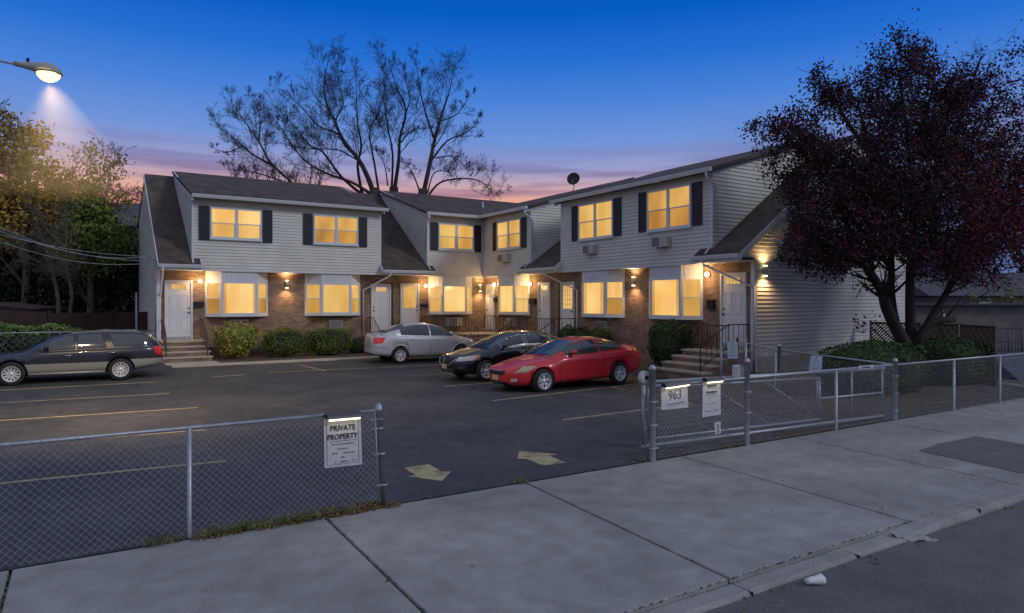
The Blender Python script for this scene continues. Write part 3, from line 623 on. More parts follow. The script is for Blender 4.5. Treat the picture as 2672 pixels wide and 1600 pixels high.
# wall and window air conditioners
def aircon(f, s0, s1, z0, z1, n, label, depth=.22, style=0):
    t = thing('air_conditioner', label, 'air conditioner', f.P((s0+s1)/2, n, z0), 'air conditioners set in the walls')
    c = MB(); f.box(c, s0, s1, n, n+depth, z0, z1); f.box(c, s0-.03, s1+.03, n, n+.03, z0-.03, z1+.03); c.build('casing', 'ac', t)
    g_ = MB(); a = s0+.03; b_ = s1-.03
    if style == 1: b_ = s0+(s1-s0)*.55
    if style == 2: a = s0+(s1-s0)*.45
    f.box(g_, a, b_, n+depth, n+depth+.008, z0+.03, z1-.03); go = g_.build('grille', 'grille', t)
    sl_ = MB(); z = z0+.05
    while z < z1-.05: f.box(sl_, a+.01, b_-.01, n+depth+.009, n+depth+.016, z, z+.008); z += .03
    sl_.build('louvre', 'ac', go)
    return t
aircon(FA, 5.42, 6.08, 1.30, 1.66, 0, 'cream wall air conditioner half hidden behind the yellow bush', .05)
aircon(FA, 9.48, 10.05, 1.27, 1.60, 0, 'white framed wall air conditioner below the second bay window from the left', .12)
aircon(FA, 15.22, 16.0, 1.27, 1.64, 0, 'boxy wall air conditioner below the bay window beside the twin doors', .28, 1)
aircon(FC, 26.85, 27.8, 1.32, 1.62, 0, 'wall air conditioner behind the black car, under the inner corner bay window', .10, 1)
aircon(FC, 20.5, 21.15, 1.33, 1.63, 0, 'small wall air conditioner just above the low bushes behind the red car', .08)
aircon(FC, 26.75, 27.45, 4.28, 4.62, OV, 'upper window air conditioner in the inner corner above the sloped entrance roof', .30, 2)
aircon(FC, 20.5, 21.12, 4.28, 4.60, OV, 'upper air conditioner under the left pair of windows of the right end house', .26, 2)
aircon(FC, 16.65, 17.3, 4.28, 4.62, OV, 'upper air conditioner under the right pair of windows of the right end house', .30, 2)

# ---------------------------------------------------------------- wall lamps
def light(kind, loc, energy, color=(1, .60, .26), rot=None, size=.05, spot=None, parent=None):
    ld = bpy.data.lights.new('lamp_light', kind); ld.energy = energy; ld.color = color
    if kind == 'SPOT': ld.spot_size = spot; ld.spot_blend = 1.0
    ld.shadow_soft_size = size
    o = bpy.data.objects.new('lamp_light', ld); col.objects.link(o); o.location = Vector(loc)-(wloc(parent) if parent else Vector((0, 0, 0)))
    if rot: o.rotation_euler = rot
    if parent: o.parent = parent
    return o
def sconce(f, s, z, label, yx=None, en=48):
    P = f.P if yx is None else (lambda s_, n, zz: (s_, yx-n, zz))
    t = thing('wall_lamp', label, 'wall lamp', P(s, 0, z), 'up and down wall lamps')
    b_ = MB(); b_.tube([P(s, .10, z-.14), P(s, .10, z+.14)], .055, 14, smooth=True); b_.tube([P(s, 0, z), P(s, .10, z)], .03, 8); b_.box(P(s-.05, 0, z-.09), P(s+.05, .02, z+.09)); b_.build('body', 'metal', t)
    for d in (-1, 1):
        c = MB(); c.tube([P(s, .10, z+d*.14), P(s, .10, z+d*.17)], .058, 14); c.build('lens', 'bulb', t)
        light('SPOT', P(s, .17, z+d*.19), en, rot=(0 if d < 0 else PI, 0, 0), spot=math.radians(150), size=.07, parent=t)
    return t
sconce(FA, 7.64, 3.16, 'up and down wall lamp on brick between the two left bay windows')
sconce(FA, 17.06, 3.10, 'up and down wall lamp on the narrow brick strip by the inner corner door')
sconce(FC, 18.90, 3.17, 'up and down wall lamp on brick between the two right bay windows')
sconce(None, 17.83, 3.36, 'up and down wall lamp on the pale siding of the gable beside the purple tree', yx=13.65, en=60)
def porch(f, s, z, label):
    t = thing('porch_light', label, 'porch light', f.P(s, 0, z), 'glowing globe porch lights')
    b_ = MB(); b_.tube([f.P(s, 0, z), f.P(s, .07, z)], .05, 10); b_.build('base', 'blackmetal', t)
    g_ = MB(); g_.lathe([(0.001, -.075), (.045, -.065), (.07, -.03), (.072, .03), (.05, .07), (.001, .08)], f.P(s, .10, z), 'z', 16); g_.build('globe', 'bulb', t)
    light('POINT', f.P(s, .38, z), 24, parent=t, size=.06)
porch(FA, 4.25, 3.24, 'globe porch light right of the far left front door'); porch(FA, 14.08, 3.18, 'globe porch light between the storm door and the middle bay window')
porch(FC, 28.78, 3.26, 'globe porch light beside the inner corner door'); porch(FC, 25.68, 3.22, 'globe porch light left of the doors behind the black car'); porch(FC, 15.42, 3.30, 'globe porch light left of the rightmost front door')
def mailbox(f, s0, s1, z0, z1, label, st=0):
    t = thing('mailbox', label, 'mailbox', f.P((s0+s1)/2, 0, z0), 'mailboxes on the walls')
    b_ = MB(); f.box(b_, s0, s1, 0, .11, z0, z1-.03); b_.build('box', 'blackmetal', t)
    l_ = MB(); l_.prism([f.P(s0-.01, 0, z1), f.P(s0-.01, .13, z1-.06), f.P(s0-.01, .13, z1-.075), f.P(s0-.01, 0, z1-.03)], Vector(f.P(s1+.01, 0, 0))-Vector(f.P(s0-.01, 0, 0))); l_.build('lid', 'blackmetal', t)
mailbox(FA, 4.06, 4.40, 2.22, 2.44, 'black mailbox right of the far left white door'); mailbox(FA, 13.86, 14.22, 2.2, 2.34, 'slim mailbox beside the storm door')
mailbox(FC, 28.66, 28.86, 2.42, 2.66, 'small black mailbox next to the inner corner door'); mailbox(FC, 25.3, 25.78, 2.33, 2.58, 'black mailbox right of the inner corner bay window'); mailbox(FC, 15.16, 15.44, 2.18, 2.50, 'dark mailbox left of the rightmost front door')
# satellite dish
q = atX(1497, 468, 19.5); t = thing('satellite_dish', 'dark round satellite dish on the roof ridge of the inner house', 'satellite dish', (q.x, q.y, q.z-.9))
d_ = MB(); nrm = Vector((-.75, -.62, .25)).normalized(); u_ = nrm.orthogonal().normalized(); v_ = nrm.cross(u_); rr = [(0.01, 0), (.12, .01), (.22, .035), (.30, .07), (.30, .085), (.22, .05), (.01, .02)]
vs = []; n_ = 28
for r_, h_ in rr:
    for i in range(n_): a = 2*PI*i/n_; vs.append(q+u_*r_*math.cos(a)+v_*r_*math.sin(a)+nrm*h_)
d_.add(vs, [(i*n_+j, i*n_+(j+1) % n_, (i+1)*n_+(j+1) % n_, (i+1)*n_+j) for i in range(len(rr)-1) for j in range(n_)], True); d_.build('dish', 'dark', t)
a_ = MB(); a_.tube([q-nrm*.02, q-nrm*.1+Vector((0, 0, -.3)), q+Vector((-.1, .05, -.75))], .02, 6); a_.tube([q+v_*.0+Vector((0, 0, -.3)), q+nrm*.34+Vector((0, 0, -.16))], .012, 5)
a_.tube([q+Vector((-.1, .05, -.75)), q+Vector((-.5, .5, -.95))], .015, 5); a_.tube([q+Vector((-.1, .05, -.75)), q+Vector((.1, -.4, -.8))], .015, 5); a_.build('mount', 'metal', t)

# ---------------------------------------------------------------- front steps
def steps(f, s0, s1, n_land, z_top, nr, zg, label, tread=.28, widen=.03, rail='rail', rails=True, dirn='n', loc=None):
    t = thing('front_steps', label, 'steps', f.P((s0+s1)/2, n_land, zg), 'brick and stone front steps')
    rh = (z_top-zg)/nr; b_ = MB(); c_ = MB()
    for i in range(nr):
        n1 = n_land+i*tread; zt = z_top-i*rh; wd = widen*i; n0 = 0 if i == 0 else n_land+(i-1)*tread
        f.box(b_, s0-wd, s1+wd, n0, n1, zg-.1, zt-.06)
        f.box(c_, s0-wd-.03, s1+wd+.03, n0+(0 if i == 0 else .035), n1+.035, zt-.06, zt)
    b_.build('riser_brick', 'brick', t)
    c_.build('tread', 'stone', t)
    if rails:
        for s in (s0+.06, s1-.06):
            r_ = MB(); a = n_land+(nr-1)*tread-.1; P = f.P
            top = [P(s, .06, z_top+.80), P(s, n_land-.15, z_top+.80), P(s, a, z_top-(nr-1)*rh+.78), P(s, a, z_top-(nr-1)*rh-.0)]
            r_.tube(top, .018, 6)
            r_.tube([P(s, .06, z_top+.12), P(s, n_land-.15, z_top+.12), P(s, a, z_top-(nr-1)*rh+.14)], .012, 5)
            for i in range(10):
                n_ = .06+(a-.06)*i/9
                e_ = 0 if n_ < n_land-.15 else (n_-(n_land-.15))/(a-(n_land-.15))*((nr-1)*rh+.0)
                r_.tube([P(s, n_, z_top+.10-e_*1.0), P(s, n_, z_top+.80-e_*1.0)], .009, 5, cap=False)
            r_.build('railing', rail, t)
    return t
steps(FA, 2.82, 4.34, 1.0, .93, 4, .2, 'brick front steps with stone treads and rusty rails at the far left door')
steps(FA, 11.1, 14.0, 1.05, .93, 4, .2, 'wide front steps with thin curved rails under the twin doors', rail='blackmetal')
steps(FA, 15.4, 17.40, 1.95, .93, 4, .2, 'corner front steps with stone treads behind the black car', rail='blackmetal')
steps(FC, 22.4, 25.4, 1.2, .93, 4, .2, 'shared front steps with dark picket rail behind the red car', rail='blackmetal')
t = steps(FC, 13.75, 15.5, 1.15, .93, 4, .2, 'widest front steps with dark iron railings at the rightmost door', tread=.38, widen=.06, rail='blackmetal')
# picket rail along the landings that face the lot
for (s0, s1, n_) in ((24.3, 25.3, 1.12), (22.5, 23.6, 1.12)):
    r_ = MB(); r_.tube([FC.P(s0, n_, 1.73), FC.P(s1, n_, 1.73)], .018, 6)
    for i in range(int((s1-s0)/.12)+1): s = s0+i*.12; r_.tube([FC.P(s, n_, .93), FC.P(s, n_, 1.73)], .010, 5)
    o = r_.build('landing_rail', 'blackmetal'); recenter(o, FC.P((s0+s1)/2, n_, .93))
    tag(o, 'dark picket rail before %s' % ('the left of the two doors behind the black car' if s0 > 24 else 'the right of the two doors behind the black car'), 'railing', 'landing rails')
r_ = MB(); P = lambda y, z, x=16.45: (x, y, z); r_.tube([P(15.2, 1.25), P(14.85, 1.70), P(13.75, 1.70)], .018, 6); r_.tube([P(15.2, .98), P(13.75, .98)], .014, 6); r_.tube([P(15.2, .3), P(15.2, 1.25)], .02, 6)
for i in range(12): y = 15.1-i*.12; zt = 1.70 if y < 14.85 else 1.70-(y-14.85)*1.28; r_.tube([P(y, .98), P(y, zt)], .011, 5)
o = r_.build('landing_rail', 'blackmetal'); recenter(o, (16.45, 14.4, .95)); tag(o, 'black picket rail in front of the rightmost white door', 'railing', 'landing rails')

# ---------------------------------------------------------------- cars
def interp(pts, x):
    """smooth (Catmull-Rom through values) interpolation of [(x,z)]"""
    n = len(pts)
    if x <= pts[0][0]: return pts[0][1]
    if x >= pts[-1][0]: return pts[-1][1]
    for i in range(n-1):
        x0, z0 = pts[i]; x1, z1 = pts[i+1]
        if x0 <= x <= x1:
            h = x1-x0; t = (x-x0)/h
            def slope(j):
                if j <= 0 or j >= n-1:
                    a = max(0, min(n-2, j if j == 0 else n-2)); return (pts[a+1][1]-pts[a][1])/(pts[a+1][0]-pts[a][0])
                s0 = (pts[j][1]-pts[j-1][1])/(pts[j][0]-pts[j-1][0]); s1 = (pts[j+1][1]-pts[j][1])/(pts[j+1][0]-pts[j][0])
                return 0 if s0*s1 <= 0 else 2*s0*s1/(s0+s1)
            m0, m1 = slope(i)*h, slope(i+1)*h
            return (2*t**3-3*t*t+1)*z0+(t**3-2*t*t+t)*m0+(-2*t**3+3*t*t)*z1+(t**3-t*t)*m1
class Car:
    """x runs from the front bumper (0) to the rear (L); local +X of the object points forward"""
    def __init__(s, S): s.__dict__.update(S)
    def W(s, x):
        u = 2*x/s.L-1; m = s.mf if u < 0 else s.mr; u = min(abs(u), 1)
        return s.hw*(1-u**m)**(1/m)
    def top(s, x): return interp(s.tp, x)
    def bot(s, x): return interp(s.bt, x)
    def y(s, x, z):            # body side at height z
        t, b = s.top(x), s.bot(x); zm = s.zm
        if z >= zm: q = (z-zm)/max(1e-4, t-zm); n = s.nux(x)
        else: q = (zm-z)/(zm-b); n = 5
        q = min(1, max(0, q)); w_ = s.W(x)
        tuck = 1-.035*max(0, (zm-z))/.4
        return w_*(1-q**n)**(1/n)*tuck
    def nux(s, x):             # boxier shoulders under the cabin
        a, b = s.rp[0][0], s.rp[-1][0]; t = max(0, min(1, (x-a+.05)/.55))*max(0, min(1, (b+.1-x)/.6)); t = t*t*(3-2*t)
        return s.nu+(9-s.nu)*t
    def gb(s, x): return s.top(x)-.05
    def gw(s, x):              # the cabin narrows towards the feet of the screens
        a, b = s.rp[0][0], s.rp[-1][0]; t = max(0, min(1, (x-a)/.5))**.6; u = max(0, min(1, (b-x)/.45))**.6
        return min(s.W(x)*.945, s.hw*.93)*(.80+.20*t)*(.84+.16*u)
    def gy(s, x, z):           # cabin side
        b, r = s.gb(x), s.roof(x)
        q = min(1, max(0, (z-b)/max(1e-4, r-b)))
        return s.gw(x)*(1-q**s.ng)**(1/s.ng)*(1-s.tumble*(z-b))
    def roof(s, x): return interp(s.rp, x)
    def gzt(s, x, y):          # cabin top height at y
        b, r = s.gb(x), s.roof(x); lo, hi = 0, 1
        for _ in range(24):
            m = (lo+hi)/2; z = b+(r-b)*m
            if s.gy(x, z) > abs(y): lo = m
            else: hi = m
        return b+(r-b)*lo
    def xf(s, y, z, front=True):   # x where the body reaches half width y at height z
        lo, hi = (0, s.L*.3) if front else (s.L, s.L*.7)
        for _ in range(26):
            m = (lo+hi)/2
            if s.y(m, z) > abs(y): hi = m
            else: lo = m
        return hi
    def loc(s, x, y, z): return (s.xc-x, y, z)
def build_car(S, name, label, pos, head, paint, details):
    c = Car(S); ax = (c.fo, c.fo+c.wb); c.xc = (ax[0]+ax[1])/2; R = c.R
    t = thing(name, label, 'car', pos); t.rotation_euler = (0, 0, head)
    # objects are built in local space
    def put(mb, nm, m, par=None, smooth=None, fix=True):
        me = bpy.data.meshes.new(nm); me.from_pydata(mb.v, [], mb.f); me.polygons.foreach_set('use_smooth', mb.sm); me.materials.append(M[m] if isinstance(m, str) else m)
        if fix: bm = bmesh.new(); bm.from_mesh(me); bmesh.ops.recalc_face_normals(bm, faces=bm.faces); bm.to_mesh(me); bm.free()
        o = bpy.data.objects.new(nm, me); col.objects.link(o); o.parent = par or t; return o
    b = MB(); NX = 96; NT = 15
    us = [.5-.5*math.cos(PI*i/NX) for i in range(NX+1)]; us = [.55*u+.45*i/NX for i, u in enumerate(us)]
    us[0], us[-1] = .0012, .9988
    ring = None; n_sec = 0
    for u in us:
        x = u*c.L; tz, bz, zm, w_ = c.top(x), c.bot(x), c.zm, c.W(x); pts = []
        for i in range(NT+1):     # from the bottom centre out and up to the top centre
            th = -PI/2+PI*i/NT; cs, sn = max(0, math.cos(th)), math.sin(th); n = c.nux(x) if sn > 0 else 5
            z = zm+(tz-zm)*abs(sn)**(2/n) if sn > 0 else zm-(zm-bz)*abs(sn)**(2/n)
            tuck = 1-.035*max(0, (zm-z))/.4
            pts.append((w_*cs**(2/n)*tuck, z))
        full = [(y, z) for y, z in pts]+[(-y, z) for y, z in pts[-2:0:-1]]
        n_sec = len(full); b.v += [c.loc(x, y, z) for y, z in full]
    m = len(us)
    for i in range(m-1):
        for k_ in range(n_sec):
            k2 = (k_+1) % n_sec; b.f.append((i*n_sec+k_, i*n_sec+k2, (i+1)*n_sec+k2, (i+1)*n_sec+k_)); b.sm.append(True)
    b.f.append(tuple(range(n_sec))); b.sm.append(False); b.f.append(tuple((m-1)*n_sec+k_ for k_ in range(n_sec))); b.sm.append(False)
    body = put(b, 'body', paint)
    # wheel arches cut out of the body
    cut = MB()
    for a in ax:
        for sd_ in (-1, 1): cut.tube([c.loc(a, sd_*(c.hw-.30), R+.005), c.loc(a, sd_*(c.hw+.2), R+.005)], R+c.gap, 40, smooth=True)
    cm = put(cut, 'cut', 'dark')
    md = body.modifiers.new('b', 'BOOLEAN'); md.object = cm; md.operation = 'DIFFERENCE'; md.solver = 'EXACT'
    dg = bpy.context.evaluated_depsgraph_get(); me = bpy.data.meshes.new_from_object(body.evaluated_get(dg)); body.modifiers.clear(); body.data = me
    bpy.data.objects.remove(cm)
    me.materials.clear(); me.materials.append(M[paint]); me.materials.append(M['dark'])
    for p in me.polygons:
        q = p.center; din = any((abs(math.hypot(q.x-(c.xc-a), q.z-R)) < R+c.gap-.0005) for a in ax) and abs(q.y) > c.hw-.32
        p.material_index = 1 if (din or q.z < c.bot(c.xc-q.x)+.02) else 0
        p.use_smooth = not din
        if getattr(c, 'two', None) and not din:
            zc = q.z
    # cabin
    g_ = MB(); x0, x1 = c.rp[0][0], c.rp[-1][0]; NG = 70; NT2 = 18; secn = 0
    for i in range(NG+1):
        x = x0+(x1-x0)*(.5-.5*math.cos(PI*i/NG)*1)*1.0; x = min(max(x, x0+.002), x1-.002)
        bz = c.gb(x); rz = max(c.roof(x), bz+.004); pts = []
        for k_ in range(NT2+1):
            th = PI/2*k_/NT2; cs, sn = max(0, math.cos(th)), math.sin(th)
            z = bz+(rz-bz)*sn**(2/c.ng); pts.append((c.gw(x)*cs**(2/c.ng)*(1-c.tumble*(z-bz)), z))
        full = pts+[(-y, z) for y, z in pts[-2::-1]]; full = full+[]; secn = len(full); g_.v += [c.loc(x, y, z) for y, z in full]
    for i in range(NG):
        for k_ in range(secn-1): g_.f.append((i*secn+k_, i*secn+k_+1, (i+1)*secn+k_+1, (i+1)*secn+k_)); g_.sm.append(True)
    put(g_, 'roof', details.get('roofmat', paint))
    # glass
    def side_glass(xa, xb, nm='side_window', zlo=.035, zhi=.86, la=0, lb=0, zcap=9):
        for sd_ in (-1, 1):
            s_ = MB(); n1, n2 = 26, 8; rows = []
            for i in range(n1+1):
                x = xa+(xb-xa)*i/n1; bz = c.gb(x); rz = c.roof(x); z0 = bz+zlo+.03; z1 = min(bz+zhi*(rz-bz), zcap)-.012
                z1 = max(z1, z0+.001); rows.append([(x+la*((z0+(z1-z0)*j/n2)-z0) if i == 0 else x+lb*((z0+(z1-z0)*j/n2)-z0) if i == n1 else x, z0+(z1-z0)*j/n2) for j in range(n2+1)])
            # blend slanted ends across the pane
            for j in range(n2+1):
                xa_, xb_ = rows[0][j][0], rows[-1][j][0]
                for i in range(n1+1): rows[i][j] = (xa_+(xb_-xa_)*i/n1, rows[i][j][1])
            for i in range(n1+1):
                for j in range(n2+1): x, z = rows[i][j]; s_.v.append(c.loc(x, sd_*(c.gy(x, z)+.006), z))
            for i in range(n1):
                for j in range(n2): k0 = i*(n2+1)+j; s_.f.append((k0, k0+1, k0+n2+2, k0+n2+1)); s_.sm.append(True)
            put(s_, nm, 'glass')
            # dark rubber line round the pane
            ed = [rows[i][0] for i in range(n1+1)]+[rows[n1][j] for j in range(1, n2+1)]+[rows[i][n2] for i in range(n1-1, -1, -1)]+[rows[0][j] for j in range(n2-1, -1, -1)]
            e_ = MB(); e_.tube([c.loc(x, sd_*(c.gy(x, z)+.004), z) for x, z in ed], .011, 5, cap=False); put(e_, 'window_trim', details.get('trim', 'plastic'))
    for args in details['side']: side_glass(*args)
    def wind(xa, xb, nm, fr=.86):
        s_ = MB(); n1, n2 = 18, 16
        for i in range(n1+1):
            x = xa+(xb-xa)*i/n1
            for j in range(n2+1):
                bz, rz = c.gb(x), c.roof(x); yw = c.gw(x)*fr*(1-c.tumble*(rz-bz)); yy = yw*(2*j/n2-1); s_.v.append(c.loc(x, yy, c.gzt(x, yy)+.007))
        for i in range(n1):
            for j in range(n2): k0 = i*(n2+1)+j; s_.f.append((k0, k0+1, k0+n2+2, k0+n2+1)); s_.sm.append(True)
        return put(s_, nm, 'glass')
    wind(*details['windshield'], 'windshield'); wind(*details['rear_glass'], 'rear_window')
    if 'wiper' in details:
        for y0 in (-.45, .1):
            x = details['wiper']; w_ = MB(); w_.tube([c.loc(x-.02, y0, c.gzt(x, y0)+.02), c.loc(x+.10, y0+.32, c.gzt(x+.10, y0+.32)+.02), ], .008, 4); put(w_, 'wiper', 'plastic')
    # patches lying on the body sides and ends
    def side_patch(poly, nm, m, sides=(-1, 1), off=.006, nn=7):
        (a, b_, cc, d) = poly   # lower-front, lower-rear, upper-rear, upper-front in (x,z)
        for sd_ in sides:
            s_ = MB()
            for i in range(nn+1):
                for j in range(nn+1):
                    u, v = i/nn, j/nn
                    x = (a[0]*(1-u)+b_[0]*u)*(1-v)+(d[0]*(1-u)+cc[0]*u)*v; z = (a[1]*(1-u)+b_[1]*u)*(1-v)+(d[1]*(1-u)+cc[1]*u)*v
                    s_.v.append(c.loc(x-(off if x < c.L/2 else -off)*(1 if x < .5 or x > c.L-.5 else 0), sd_*(c.y(x, z)+off), z))
            for i in range(nn):
                for j in range(nn): k0 = i*(nn+1)+j; s_.f.append((k0, k0+1, k0+nn+2, k0+nn+1)); s_.sm.append(True)
            put(s_, nm, m)
    def end_patch(poly, nm, m, front=True, off=.006, nn=8):
        a, b_, cc, d = poly   # (y,z) corners
        s_ = MB()
        for i in range(nn+1):
            for j in range(nn+1):
                u, v = i/nn, j/nn
                y = (a[0]*(1-u)+b_[0]*u)*(1-v)+(d[0]*(1-u)+cc[0]*u)*v; z = (a[1]*(1-u)+b_[1]*u)*(1-v)+(d[1]*(1-u)+cc[1]*u)*v
                x = c.xf(y, z, front); s_.v.append(c.loc(x+(-off if front else off), y, z))
        for i in range(nn):
            for j in range(nn): k0 = i*(nn+1)+j; s_.f.append((k0, k0+1, k0+nn+2, k0+nn+1)); s_.sm.append(True)
        return put(s_, nm, m)
    for p_ in details.get('sidep', []): side_patch(*p_)
    for p_ in details.get('endp', []): end_patch(*p_)
    # seams
    def seam(pts, nm='seam', m='dark', r=.004, cabin=False, sides=(-1, 1), off=.0):
        for sd_ in sides:
            s_ = MB(); P_ = []
            for (xa, za), (xb, zb) in zip(pts[:-1], pts[1:]):
                for i in range(8): u = i/8; x = xa+(xb-xa)*u; z = za+(zb-za)*u; P_.append(c.loc(x, sd_*(c.y(x, z)+off), z))
            x, z = pts[-1]; P_.append(c.loc(x, sd_*(c.y(x, z)+off), z)); s_.tube(P_, r, 4, cap=False); put(s_, nm, m)
    for p_ in details.get('seams', []): seam(*p_)
    # top seams across the hood or trunk
    for x, yw in details.get('top_seams', []):
        s_ = MB(); s_.tube([c.loc(x+.0*(y_), y_, c.top(x)-0) if False else c.loc(x, y_, _topz(c, x, y_)+.001) for y_ in [yw*(2*i/14-1) for i in range(15)]], .004, 4, cap=False); put(s_, 'seam', 'dark')
    for pl in details.get('hood_lines', []):
        for sd_ in (-1, 1):
            s_ = MB(); P_ = []
            for (xa, ya), (xb, yb) in zip(pl[:-1], pl[1:]):
                for i in range(8): u = i/8; x = xa+(xb-xa)*u; y_ = ya+(yb-ya)*u; P_.append(c.loc(x, sd_*y_, _topz(c, x, y_)+.001))
            s_.tube(P_, .004, 4, cap=False); put(s_, 'seam', 'dark')
    for x, z in details['handles']:
        for sd_ in (-1, 1):
            s_ = MB(); P_ = [c.loc(x+dx, sd_*(c.y(x+dx, z)+o_), z) for dx, o_ in ((-.09, .0), (-.075, .028), (.075, .028), (.09, .0))]; s_.tube(P_, .013, 6); put(s_, 'door_handle', details.get('hmat', paint))
    xm, zm_ = details['mirror']
    for sd_ in (-1, 1):
        s_ = MB(); y0 = sd_*(c.gy(xm, zm_)+.10); p0 = Vector(c.loc(xm, y0, zm_+.05)); n1, n2 = 8, 12
        for i in range(n1+1):
            ph = -PI/2+PI*i/n1
            for j in range(n2): a = 2*PI*j/n2; s_.v.append(tuple(p0+Vector((.075*math.cos(ph)*math.cos(a), .115*math.cos(ph)*math.sin(a)*1.0, .07*math.sin(ph)))))
        for i in range(n1):
            for j in range(n2): s_.f.append((i*n2+j, i*n2+(j+1) % n2, (i+1)*n2+(j+1) % n2, (i+1)*n2+j)); s_.sm.append(True)
        s_.tube([p0+Vector((0, 0, -.03)), c.loc(xm, sd_*(c.gy(xm, zm_-.0)-.03), zm_-.02)], .022, 6); put(s_, 'mirror', details.get('mmat', paint))
    # wheels
    for a in ax:
        for sd_ in (-1, 1):
            ro = sd_; yc = sd_*(c.hw-.115); ctr = c.loc(a, yc, R)
            w_ = bpy.data.objects.new('wheel', None); col.objects.link(w_); w_.parent = t; w_.location = ctr
            ty = MB(); r0 = c.rr; hwid = .10
            ty.lathe([(r0-.03, -hwid), (r0, -hwid), (r0+.02, -hwid-.008), (R-.03, -hwid-.004), (R-.008, -hwid+.02), (R, -hwid+.05), (R, hwid-.05), (R-.008, hwid-.02), (R-.03, hwid+.004), (r0+.02, hwid+.008), (r0, hwid), (r0-.03, hwid)], (0, 0, 0), 'y', 40)
            put(ty, 'tyre', 'tyre', w_)
            rm = MB(); o_ = ro*.085
            rm.lathe([(r0+.004, o_+ro*.016), (r0-.020, o_+ro*.018), (r0-.032, o_), (r0-.036, o_-ro*.14)], (0, 0, 0), 'y', 40)
            rm.lathe([(.001, o_), (.045, o_), (.055, o_-ro*.012), (.06, o_-ro*.03)], (0, 0, 0), 'y', 20)
            ns = c.spokes
            for k_ in range(ns):
                for dd in ((-.5, .5) if c.twin else (0,)):
                    a0 = 2*PI*(k_)/ns+.3; a1 = a0+dd*(.34 if ns < 7 else .25); a2 = a0+dd*(.52 if ns < 7 else .36)
                    p_in = Vector((math.cos(a1)*.045, 0, math.sin(a1)*.045)); p_out = Vector((math.cos(a2)*(r0-.018), 0, math.sin(a2)*(r0-.018)))
                    dr = (p_out-p_in).normalized(); sdv = Vector((-dr.z, 0, dr.x)); wi, wo = (.018, .026) if c.twin else (.026, .034)
                    q_ = [p_in-sdv*wi, p_in+sdv*wi, p_out+sdv*wo, p_out-sdv*wo]
                    rm.prism([v_+Vector((0, o_-ro*(.018 if i < 2 else .004), 0)) for i, v_ in enumerate(q_)], (0, -ro*.03, 0))
            put(rm, 'rim', 'rim', w_)
            bk = MB(); bk.lathe([(.001, o_-ro*.07), (.13, o_-ro*.07), (r0-.01, o_-ro*.09)], (0, 0, 0), 'y', 24); put(bk, 'brake', 'dark', w_)
            for oo in w_.children: pass
    global _last; _last = (c, t, put, side_patch, end_patch, seam); return _last
def _topz(c, x, y):      # height of the hood or deck at y
    w_ = c.W(x); q = min(.999, abs(y)/w_); return c.zm+(c.top(x)-c.zm)*(1-q**c.nux(x))**(1/c.nux(x))
M['red'] = mat('paint_red', (.55, .018, .032), .32, coat=.7, spec=.5, noise=.06, nscale=3)
M['silver'] = mat('paint_silver', (.50, .52, .56), .35, metal=.25, coat=.6)
M['blackp'] = mat('paint_black', (.006, .007, .012), .22, coat=.8)
M['navy'] = mat('paint_navy', (.022, .026, .042), .3, coat=.7, metal=.2)
M['beige'] = mat('paint_beige', (.30, .295, .26), .42, metal=.3)
M['lampglass'] = mat('lampglass', (.45, .47, .46), .12, spec=.7, coat=.6)
M['lampyellow'] = mat('lampyellow', (.36, .34, .24), .2, spec=.6, coat=.5)
M['taillamp'] = mat('taillamp', (.36, .01, .012), .15, coat=.8, emit=(.5, .02, .02), estr=.25)
M['plate'] = mat('plate', (.42, .38, .22), .5, noise=.1, nscale=30); M['amber'] = mat('amber', (.5, .16, .02), .2, coat=.5)

# black sedan (nose to the left)
blk = dict(L=4.86, hw=.915, wb=2.775, fo=.98, R=.325, rr=.222, gap=.045, mf=3.6, mr=4.5, zm=.56, nu=3.6, ng=3.0, tumble=.36, spokes=5, twin=True,
           tp=[(0, .66), (.12, .74), (.5, .84), (1.2, .965), (2.2, .985), (3.6, 1.02), (4.3, 1.06), (4.75, 1.02), (4.86, .92)],
           bt=[(0, .28), (.5, .20), (1.0, .18), (3.9, .20), (4.5, .25), (4.86, .32)],
           rp=[(1.08, .93), (1.6, 1.20), (2.05, 1.39), (2.55, 1.47), (3.0, 1.465), (3.5, 1.38), (4.0, 1.20), (4.42, 1.04)])
def carpos(S, P, h, axle, side):      # wheel contact point P, heading h, axle +1 front / -1 rear, side +1 left / -1 right
    lx, ly = axle*S['wb']/2, side*(S['hw']-.09)
    return (P[0]-(lx*math.cos(h)-ly*math.sin(h)), P[1]-(lx*math.sin(h)+ly*math.cos(h)), gz(P[0], P[1]))
def park(S, name, label, P, hdeg, axle, side, paint, details, pitch=0):
    h = math.radians(hdeg); pos = carpos(S, P, h, axle, side); r = build_car(S, name, label, (0, 0, 0), 0, paint, details)
    r[1].location = pos; r[1].rotation_euler = (0, math.radians(pitch), h); return r
